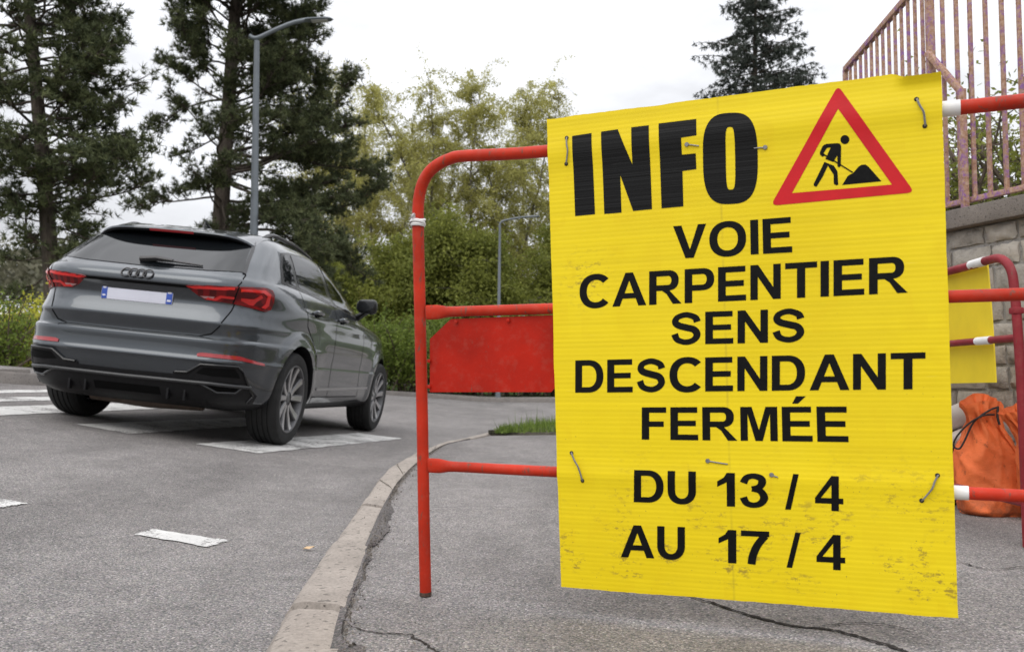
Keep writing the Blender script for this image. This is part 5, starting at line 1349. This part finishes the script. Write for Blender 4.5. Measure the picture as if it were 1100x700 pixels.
def pine(Y, px_pts, seed, label, limbs, r0, dens=1.0, group='pines across the road', L_need=.15, kk=16):
    rg = np.random.default_rng(seed)
    T = [np.array(at_depth(p[0], p[1], Y)) for p in px_pts]; root = empty('pine_tree', T[0], label, 'tree', group)
    tr_ = chain(T, 8); m = MB(); n = len(tr_)
    m.tube([Vector(p) for p in tr_], [r0 * (1 - .62 * i / (n - 1)) for i in range(n)], 14); trunk = m.build('trunk', M_BARK, root)
    zt = tr_[:, 2]; C = []; D = []; mb = MB()
    for (ypx, side, L, slope, fill) in limbs:
        z = at_depth(550, ypx, Y).z; p0 = np.array([np.interp(z, zt, tr_[:, k]) for k in range(3)])
        az = side; d0 = np.array((math.cos(az) * math.cos(slope), math.sin(az) * math.cos(slope), math.sin(slope)))
        P = limb_path(rg, p0, d0, L, 10, .03, .16, .05)
        mb.tube([Vector(p) for p in P], list(np.linspace(.014 + .009 * L, .006, 10)), 6)
        nb = int(8.5 * L * fill) + 3
        for j in range(nb):
            t = rg.uniform(.30, 1.0) ** .8; q = along(P, np.array([t]))[0]; ld = P[min(int(t * 9) + 1, 9)] - P[min(int(t * 9), 8)]; ld /= np.linalg.norm(ld)
            sd_ = np.cross(ld, (0, 0, 1)); sd_ /= np.linalg.norm(sd_) + 1e-9
            d1 = ld * rg.uniform(.3, 1.0) + sd_ * rg.choice((-1, 1)) * rg.uniform(.3, 1.0) + np.array((0, 0, rg.uniform(-.15, .5))); d1 /= np.linalg.norm(d1)
            l1 = (.35 + .30 * L * (1.05 - t) * .8) * rg.uniform(.6, 1.2); Q = limb_path(rg, q, d1, l1, 5, .04, .14)
            mb.tube([Vector(p) for p in Q], [.013, .011, .009, .007, .005], 4, caps=False)
            k = max(4, int(l1 * 20 * dens)); ts = rg.uniform(.40, 1.0, k); c = along(Q, ts) + rg.normal(0, 1, (k, 3)) * np.array((.085, .085, .05))
            C.append(c); dd = d1[None] * .6 + rand_dirs(rg, k) * .5 + np.array((0, 0, .45)); D.append(dd / np.linalg.norm(dd, axis=1)[:, None])
    mb.build('branches', M_BARK, trunk)
    C = np.concatenate(C); D = np.concatenate(D); V = tri_needles(rg, C, D, kk, L_need, .010)
    tone = np.repeat(np.clip(rg.normal(.42, .22, len(C)), 0, 1), kk)
    link('crown', fast_mesh('crown', V, 3, M_PINE, tone), root); return root
PI = math.pi
rg0 = np.random.default_rng(77)
# the pine behind the car: heavy limbs low on the right, open on the left
lm = []
for y in np.arange(262, -120, -10.5):
    up_ = (262 - y) / 380
    for sd_ in ('r', 'l', 'f', 'b', 'r'):
        az = {'r': rg0.normal(0, .35), 'l': PI + rg0.normal(0, .35), 'f': -PI / 2 + rg0.normal(0, .4), 'b': PI / 2 + rg0.normal(0, .4)}[sd_]
        if sd_ == 'l': L = (1.3 if y > 190 else 1.8) * (1.0 - .15 * up_) * rg0.uniform(.6, 1.25); fill = .55 if y > 120 else 1.0
        elif sd_ == 'r': L = (3.9 if 150 < y else 2.7 if y > 60 else 2.6) * rg0.uniform(.55, 1.12) * (1 - .1 * up_); fill = 1.0
        else: L = 1.9 * rg0.uniform(.6, 1.2); fill = .8
        if sd_ == 'l' and (y > 205 or (y > 110 and rg0.random() < .35)): continue
        if sd_ in 'fb' and y > 60 and rg0.random() < .72: continue
        sl_ = rg0.normal(.10 + .25 * up_ - (.22 if sd_ == 'r' and y > 130 else 0), .22)
        lm.append((y + rg0.uniform(-9, 9), az, L, sl_, fill))
pine(22, [(226, 420), (233, 300), (238, 220), (245, 120), (252, 20), (258, -70), (262, -150)], 5, 'tall dark pine with a leaning brown trunk, right behind the lamp post', lm, .235, 1.0)
lm = []
for y in np.arange(285, -150, -12):
    for sd_ in ('r', 'l', 'f', 'b', 'r'):
        if sd_ in 'fb' and rg0.random() < .4: continue
        az = {'r': rg0.normal(0, .4), 'l': PI + rg0.normal(0, .4), 'f': -PI / 2 + rg0.normal(0, .4), 'b': PI / 2 + rg0.normal(0, .4)}[sd_]
        base = 1.75 if y < 215 else .9
        L = base * rg0.uniform(.5, 1.15) * (.8 if -20 < y < 20 else 1)
        lm.append((y + rg0.uniform(-9, 9), az, L, rg0.normal(.02, .26), .56 if y < 230 else .42))
pine(16.5, [(62, 425), (58, 330), (52, 250), (44, 150), (34, 40), (26, -60), (20, -160)], 8, 'dark pine at the left edge, its ragged branches hanging above the car', lm, .17, .85)

def broad(Y, px, ybase, ytop, wpx, seed, name, label, cat, mat, leaf, nleaf, droop=.0, airy=.5, group=None, trunk=True, depth=None, sparse_top=False, barkm=None):
    """a leafy tree or shrub: trunk, limbs, twigs, and leaves gathered along the twigs"""
    rg = np.random.default_rng(seed); b = np.array(at_depth(px, ybase, Y)); t = np.array(at_depth(px, ytop, Y)); H = t[2] - b[2]; R = wpx / F * Y / 2; Dp = depth or R
    root = empty(name, b, label, cat, group); mb = MB(); barkm = barkm or M_BBARK
    if trunk:
        tr_ = limb_path(rg, b, (rg.normal(0, .03), 0, 1), H * .86, 12, 0, .045); r0 = .008 * H + .025
        mb.tube([Vector(p) for p in tr_], list(np.linspace(r0, r0 * .15, 12)), 9)
    TW = []; nl_ = int(26 + H * 2)
    for j in range(nl_):
        f = rg.uniform(.12 if trunk else .0, .98); az = rg.uniform(0, 2 * PI); prof_ = (math.sin(PI * min(1, (f * .86 + .12))) ** .7)
        if trunk: p0 = along(tr_, np.array([f * .95]))[0]
        else: p0 = b + np.array((rg.normal(0, R * .5), rg.normal(0, Dp * .5), 0))
        L = R * prof_ * rg.uniform(.55, 1.15); el = rg.uniform(.25, 1.1) if trunk else rg.uniform(.9, 1.5)
        if not trunk: L = H * rg.uniform(.55, 1.05)
        P = limb_path(rg, p0, (math.cos(az) * math.cos(el), math.sin(az) * math.cos(el) * Dp / R, math.sin(el)), L, 7, 0, .12, droop * .25)
        mb.tube([Vector(p) for p in P], list(np.linspace(.012 + .010 * L, .005, 7)), 5, caps=False)
        for k in range(int(9 * (1 if trunk else .8))):
            q = along(P, np.array([rg.uniform(.25, 1)]))[0]; d1 = rand_dirs(rg, 1)[0]; d1[2] = abs(d1[2]) * (1 - droop) - droop * .9
            l1 = (.12 * H * (.6 + droop) + .15) * rg.uniform(.5, 1.3); Q = limb_path(rg, q, d1, l1, 6, 0, .10, droop * .5); TW.append(Q)
            mb.tube([Vector(p) for p in Q], [.007, .006, .005, .004, .003, .002], 3, caps=False)
    if trunk: mb.build('trunk', barkm, root)
    else: mb.build('stems', M_TWIG, root)
    per = max(3, nleaf // len(TW)); Cs = []; tn = []
    for Q in TW:
        k = int(per * rg.uniform(.3, 1.7)); Cs.append(along(Q, rg.uniform(.05, 1, k) ** .8) + rg.normal(0, leaf * (1.4 + 2 * (1 - airy)), (k, 3))); tn.append(np.clip(rg.normal(rg.uniform(.2, .8), .15, k), 0, 1))
    C = np.concatenate(Cs); V = quad_leaves(rg, C, leaf); link('crown' if trunk else 'foliage', fast_mesh('crown', V, 4, mat, np.concatenate(tn)), root); return root
gb = 'pale trees behind the road'
def weeping(Y, px, ybase, ytop, wpx, seed, label, nleaf, leaf=.055, lean=0.0, thin=1.0):
    """a birch in young leaf: limbs that rise and arch over, long hanging twigs strung with small leaves"""
    rg = np.random.default_rng(seed); b = np.array(at_depth(px, ybase, Y)); t = np.array(at_depth(px, ytop, Y)); H = t[2] - b[2]; R = wpx / F * Y / 2
    root = empty('birch_tree', b, label, 'tree', gb); mb = MB(); nst = 3; stems = []
    for k in range(nst):
        st = limb_path(rg, b + np.array((rg.normal(0, .25), rg.normal(0, .25), 0)), (rg.normal(lean, .10), rg.normal(0, .10), 1), H * rg.uniform(.72, .90), 14, .01, .06); stems.append(st)
        mb.tube([Vector(p) for p in st], list(np.linspace(.006 * H + .03, .010, 14)), 8)
    TW = []
    for j in range(int(52 * thin)):
        st = stems[j % nst]; f = rg.uniform(.16, 1.0); p0 = along(st, np.array([f]))[0]; az = rg.uniform(0, 2 * PI)
        L = R * (1.25 - .70 * f) * rg.uniform(.55, 1.15); el = rg.uniform(.5, 1.15)
        P = limb_path(rg, p0, (math.cos(az) * math.cos(el), math.sin(az) * math.cos(el), math.sin(el)), L, 9, 0, .10, .22)
        mb.tube([Vector(p) for p in P], list(np.linspace(.010 + .007 * L, .005, 9)), 5, caps=False)
        for k in range(11):
            q = along(P, np.array([rg.uniform(.2, 1)]))[0]; d1 = rand_dirs(rg, 1)[0] * .7; d1[2] = rg.uniform(-.5, .5)
            Q = limb_path(rg, q, d1 / np.linalg.norm(d1), rg.uniform(.6, 2.0) * (H / 13), 8, 0, .08, .55); TW.append(Q)
            mb.tube([Vector(p) for p in Q], list(np.linspace(.008, .003, 8)), 3, caps=False)
    mb.build('trunk', M_BBARK, root); per = nleaf / len(TW); Cs = []; tn = []
    for Q in TW:
        k = int(per * rg.uniform(.2, 1.9)) + 1; Cs.append(along(Q, rg.uniform(.0, 1, k)) + rg.normal(0, .085, (k, 3))); tn.append(np.clip(rg.normal(rg.uniform(.15, .85), .15, k), 0, 1))
    C = np.concatenate(Cs); link('crown', fast_mesh('crown', quad_leaves(rg, C, leaf), 4, M_BIRCH, np.concatenate(tn)), root)
for a in [(47, 392, 415, 0, 70, 21, 'tall thin airy birch rising at the right edge of the big pine', 14000, .07, .04, .8), (45, 432, 415, 72, 120, 22, 'yellow green weeping birch just right of the big pine, beside the barrier leg', 76000, .058, -.02, 1.4),
          (42, 488, 415, 32, 125, 23, 'tallest pale weeping birch above the bend of the red barrier', 80000, .056, .0, 1.3), (46, 548, 415, 34, 125, 24, 'pale weeping birch left of the yellow notice, above its edge', 80000, .058, .03, 1.3),
          (49, 590, 415, 100, 110, 25, 'pale birch half hidden by the left edge of the notice', 50000, .060, .02, 1.1), (48, 355, 415, 110, 120, 26, 'pale birch seen through the lower limbs of the big pine', 32000, .075, 0, 1.1)]:
    weeping(*a)
gs = 'green trees at the roadside'
for a in [(36, 412, 418, 240, 130, 31, 'rounded green tree under the big pine, just right of the car'), (37, 470, 418, 215, 140, 32, 'green tree seen through the upper opening of the red barrier'), (36, 538, 418, 228, 140, 33, 'green tree standing behind the small distant street lamp'),
          (38, 606, 418, 215, 140, 34, 'green tree by the left edge of the notice'), (35, 345, 418, 258, 120, 35, 'green tree behind the wing mirror and roof of the car'),
          (37, 690, 418, 128, 150, 36, 'unseen green tree behind the left half of the notice, added to reflect in the car'), (39, 770, 418, 125, 150, 37, 'unseen green tree behind the middle of the notice, added to reflect in the car'), (37, 850, 418, 135, 150, 38, 'unseen green tree behind the right half of the notice, added to reflect in the car')]:  # trees behind the notice are unseen, added to darken the car's reflections
    broad(a[0], a[1], a[2], a[3], a[4], a[5], 'leafy_tree', a[6], 'tree', M_LEAF, .08, 30000, .3, .40, gs)
gh = 'dark shrubs along the far kerb'
for i, (px, top, lab) in enumerate([(352, 335, 'dark shrub behind the front of the car'), (405, 326, 'dark shrub left of the barrier leg, beyond the front wheel'), (450, 338, 'dark shrub behind the barrier leg'), (497, 330, 'dark shrub behind the left part of the red infill plate'), (545, 334, 'dark shrub behind the middle of the red infill plate'), (594, 328, 'dark shrub where the infill plate meets the notice'), (642, 332, 'dark shrub wholly behind the notice')]):
    broad(29.5 + (i % 2) * .6, px, 424, top, 66, 50 + i, 'shrub', lab, 'shrub', M_HEDGE, .062, 8000, .15, .4, gh, trunk=False, depth=1.0)
# left: lime green shrubs, dark bush, far wood on the hill
gl = 'shrubs beyond the left kerb'
broad(15.5, 34, 412, 316, 66, 71, 'shrub', 'bright lime green shrub left of the car tail lamp', 'shrub', M_LIME, .038, 9000, .1, .4, gl, trunk=False)
broad(14.5, 6, 412, 330, 44, 72, 'shrub', 'lower lime green shrub at the left edge above the low wall', 'shrub', M_LIME, .035, 6000, .1, .4, gl, trunk=False)
broad(15.0, 88, 412, 318, 70, 73, 'shrub', 'lime green shrub mostly hidden behind the car', 'shrub', M_LIME, .038, 7000, .1, .4, gl, trunk=False)
broad(13.6, -4, 412, 318, 22, 74, 'shrub', 'narrow dark shrub at the left edge in front of the lime ones', 'shrub', M_HEDGE, .035, 3500, .1, .4, gl, trunk=False)
# the distant wood: one mass of crowns on a rise
rg = np.random.default_rng(91); C = []; tn = []
for k in range(150):
    x = rg.uniform(-110, -10); y = rg.uniform(85, 130); z = rg.uniform(2, 5) + (y - 85) * .10 + 4 * math.exp(-((x + 62) / 22) ** 2); h = rg.uniform(5, 9); n = 260
    d_ = rand_dirs(rg, n) * rg.uniform(.35, 1, (n, 1)); C.append(np.c_[x + d_[:, 0] * h * .45, y + d_[:, 1] * h * .45, z + h * .5 + d_[:, 2] * h * .55]); tn.append(np.clip(rg.normal(rg.uniform(.1, .9), .12, n), 0, 1))
o = link('distant_wood', fast_mesh('distant_wood', quad_leaves(rg, np.concatenate(C), .42), 4, M_WOOD, np.concatenate(tn))); o['kind'] = 'stuff'
grid_sheet('hill', np.arange(-260, 61, 10), np.arange(70, 200, 10), lambda X, Y: -.3 + 8 * np.exp(-((X + 70) / 55) ** 2) * smooth(70, 120, Y), M_VERGE)

# the spruce behind the notice
def spruce(Y, px, ybase, ytop, wpx_at, seed, label):
    rg = np.random.default_rng(seed); b = np.array(at_depth(px, ybase, Y)); t = np.array(at_depth(px + 4, ytop, Y)); H = t[2] - b[2]
    root = empty('spruce_tree', b, label, 'tree'); m = MB(); m.tube([Vector(b), Vector((b + t) / 2), Vector(t)], [.28, .16, .03], 10); trunk = m.build('trunk', M_BARK, root)
    C = []; D = []; mb = MB()
    for z in np.arange(H * .25, H - .1, .30):
        R = min(2.7, .32 + (H - z) * .52)
        for k in range(6):
            az = rg.uniform(0, 2 * PI); L = R * rg.uniform(.55, 1.15); p0 = b + (t - b) * ((z + rg.uniform(-.15, .15)) / H)
            P = limb_path(rg, p0, (math.cos(az), math.sin(az), .12), L, 7, .0, .06, .13); mb.tube([Vector(p) for p in P], list(np.linspace(.035, .008, 7)), 4, caps=False)
            nn = int(12 * L) + 3; ts = rg.uniform(.15, 1, nn); c = along(P, ts); sp_ = rg.normal(0, .16, (nn, 3)) * (1.15 - ts[:, None] * .6); sp_[:, 2] = -np.abs(sp_[:, 2]) * 1.2; C.append(c + sp_)
            d_ = np.tile(np.array((math.cos(az) * .5, math.sin(az) * .5, -.25)), (nn, 1)) + rand_dirs(rg, nn) * .6; D.append(d_ / np.linalg.norm(d_, axis=1)[:, None])
    mb.build('branches', M_BARK, trunk); C = np.concatenate(C); V = tri_needles(rg, C, np.concatenate(D), 9, .24, .022)
    link('crown', fast_mesh('crown', V, 3, M_SPRUCE, np.repeat(np.clip(rg.normal(.45, .2, len(C)), 0, 1), 9)), root)
spruce(38, 808, 380, -48, 0, 14, 'dark spruce whose top shows above the upper edge of the notice')
# the bush on the raised ground behind the railing
gr = 'bushes behind the railing'
def bank(px, Y, zb, top, wpx, seed, label, nleaf):
    y_b = 350 - 0; b = at_depth(px, 400, Y); yb = 409 - (zb - HC) / Y * F
    broad(Y, px, yb, top, wpx, seed, 'bush', label, 'bush', M_LEAF, .026, nleaf, .15, .3, gr, trunk=False, depth=.7)
bank(1062, 7.0, WT + .1, 84, 110, 81, 'airy green bush showing between the railing bars above the wall', 3200)
bank(1120, 6.6, WT + .1, 60, 120, 82, 'green bush at the right edge behind the railing', 4000)
bank(1012, 7.6, WT + .1, 130, 60, 83, 'small green bush behind the railing post, next to the notice', 1500)

# ================================================================== SMALL THINGS ON THE GROUND
rg = np.random.default_rng(61); V = []; tn = []
n = 9500; u = rg.uniform(0, 1, n); t = rg.uniform(0, 1, n) ** .8
idx = (u * (len(KIg) - 1)).astype(int); K_ = np.array(KIg)[idx]; x = K_[:, 0] + .03; y = K_[:, 1] * t + (GR_Y - .03) * (1 - t) - np.abs(rg.normal(0, .10, n)) * (rg.random(n) < .25); ok = (x < 3.2) & (K_[:, 1] > GR_Y); x, y, t = x[ok] + rg.uniform(0, .12, ok.sum()), y[ok], t[ok]; n = len(x)
h = rg.uniform(.03, .15, n) * (1 + .8 * (rg.random(n) < .05)) * (.45 + .4 * np.sin(x * 9 + y * 7) ** 2) * (.5 + .8 * np.clip((x + .35) * 1.5, 0, 1)); az = rg.uniform(0, 6.28, n); ln = rg.normal(0, .035, (n, 2)); wv = .005
B = np.c_[x, y, np.full(n, PZ + .015)]; sx = np.c_[np.cos(az) * wv, np.sin(az) * wv, np.zeros(n)]; Tp = B + np.c_[ln, h]
V = np.stack([B - sx, B + sx, Tp], 1).reshape(-1, 3)
o = link('grass', fast_mesh('grass', V, 3, M_GRASS, rg.uniform(0, 1, n))); o['kind'] = 'stuff'
# grit and leaf crumbs in the joint between kerb and pavement
m = MB(); rg = np.random.default_rng(33)
for k in range(2600):
    s = rg.uniform(3.6, 11.5); q = kerb_pt(s, 1); q2 = kerb_pt(s, 0); nrm2 = (q - q2)
    f = abs(rg.normal(0, .16)) - .05 if rg.random() < .86 else rg.uniform(-1, 2.5)
    x, y = q[0] + nrm2[0] * f * .6 + .01, q[1]; sz = rg.uniform(.0016, .0046) * (1.6 if rg.random() < .06 else 1)
    zz = PZ + .001
    b = len(m.v); pts_ = [Vector((x, y, zz + sz * .6)) + Vector(rand_dirs(rg, 1)[0]) * sz for _ in range(4)]
    m.add(pts_, [(0, 1, 2), (0, 2, 3), (0, 3, 1), (1, 3, 2)])
o = m.build('gravel', simple('grit', (.16, .14, .12), .95, var=.7, vs=120), smooth_=False); o['kind'] = 'stuff'
m = MB(); vs = []; rg = np.random.default_rng(8); ss = np.arange(3.5, 12.2, .02); wn = np.convolve(rg.normal(0, 1, len(ss) + 20), np.ones(9) / 9, 'same')[10:-10]
for s, w_ in zip(ss, wn):
    q, q2 = kerb_pt(s, 1), kerb_pt(s, 0); e_ = (q - q2); e_ /= np.linalg.norm(e_); wd = max(.006, .022 + .045 * w_ + .05 * math.exp(-((q[1] - 3.55) / .35) ** 2))
    vs += [(q[0] - e_[0] * .012, q[1] - e_[1] * .012, PZ + .0005), (q[0] + e_[0] * wd * .5, q[1] + e_[1] * wd * .5, PZ + .005), (q[0] + e_[0] * wd, q[1] + e_[1] * wd, PZ - .006)]
m.add(vs, [(3 * i + k, 3 * i + k + 1, 3 * i + k + 4, 3 * i + k + 3) for i in range(len(ss) - 1) for k in (0, 1)]); o = m.build('dirt', asphalt('kerb_dirt', .13, 1.06, 1.9, 210.0)); o['kind'] = 'stuff'
rg = np.random.default_rng(17); m = MB()
for pts_, w0 in (([(700, 628), (757, 642), (800, 655), (848, 667), (900, 673), (948, 686), (985, 698), (1030, 712)], .0075), ([(372, 668), (402, 676), (436, 678), (462, 690), (482, 702)], .0035), ([(880, 668), (930, 664), (985, 672)], .003), ([(1030, 600), (1065, 607), (1105, 604)], .004)):
    C3 = [on_plane_z(p[0], p[1], PZ + .0065) for p in pts_]; C3 = chain(C3, 14); C3[:, :2] += np.convolve(rg.normal(0, 1, len(C3) * 2 + 8), np.ones(3) / 3, 'same')[:len(C3) * 2].reshape(-1, 2) * .0035
    t_ = np.gradient(C3[:, :2], axis=0); t_ /= np.linalg.norm(t_, axis=1)[:, None]; n2 = np.c_[-t_[:, 1], t_[:, 0]]; vs = []
    for i, (q, nn2) in enumerate(zip(C3, n2)):
        wd = w0 * rg.uniform(.35, 1.1) * min(1, .15 + 4 * min(i, len(C3) - 1 - i) / len(C3)); z_ = pave_z(q[0], q[1], 1) + .0022
        vs += [(q[0] - nn2[0] * wd, q[1] - nn2[1] * wd, z_), (q[0] + nn2[0] * wd, q[1] + nn2[1] * wd, z_)]
    m.add(vs, [(2 * i, 2 * i + 1, 2 * i + 3, 2 * i + 2) for i in range(len(C3) - 1)])
o = m.build('pavement_crack', simple('crack_dirt', (.035, .031, .028), .95, var=.5, vs=60, spec=.1), recalc=False); o['kind'] = 'structure'
# one dry leaf on the road
p = on_road(331, 590, .004); m = MB(); m.add([p + Vector(v) for v in ((-.022, 0, .002), (-.008, .010, .010), (.016, .008, .006), (.024, -.002, .013), (.006, -.010, .004), (-.012, -.009, .007))], [(0, 1, 4, 5), (1, 2, 3, 4)])
o = m.build('fallen_leaf', simple('dry_leaf', (.55, .38, .22), .8), recalc=False); tag(o, 'single dry leaf lying on the road near the kerb', 'leaf')
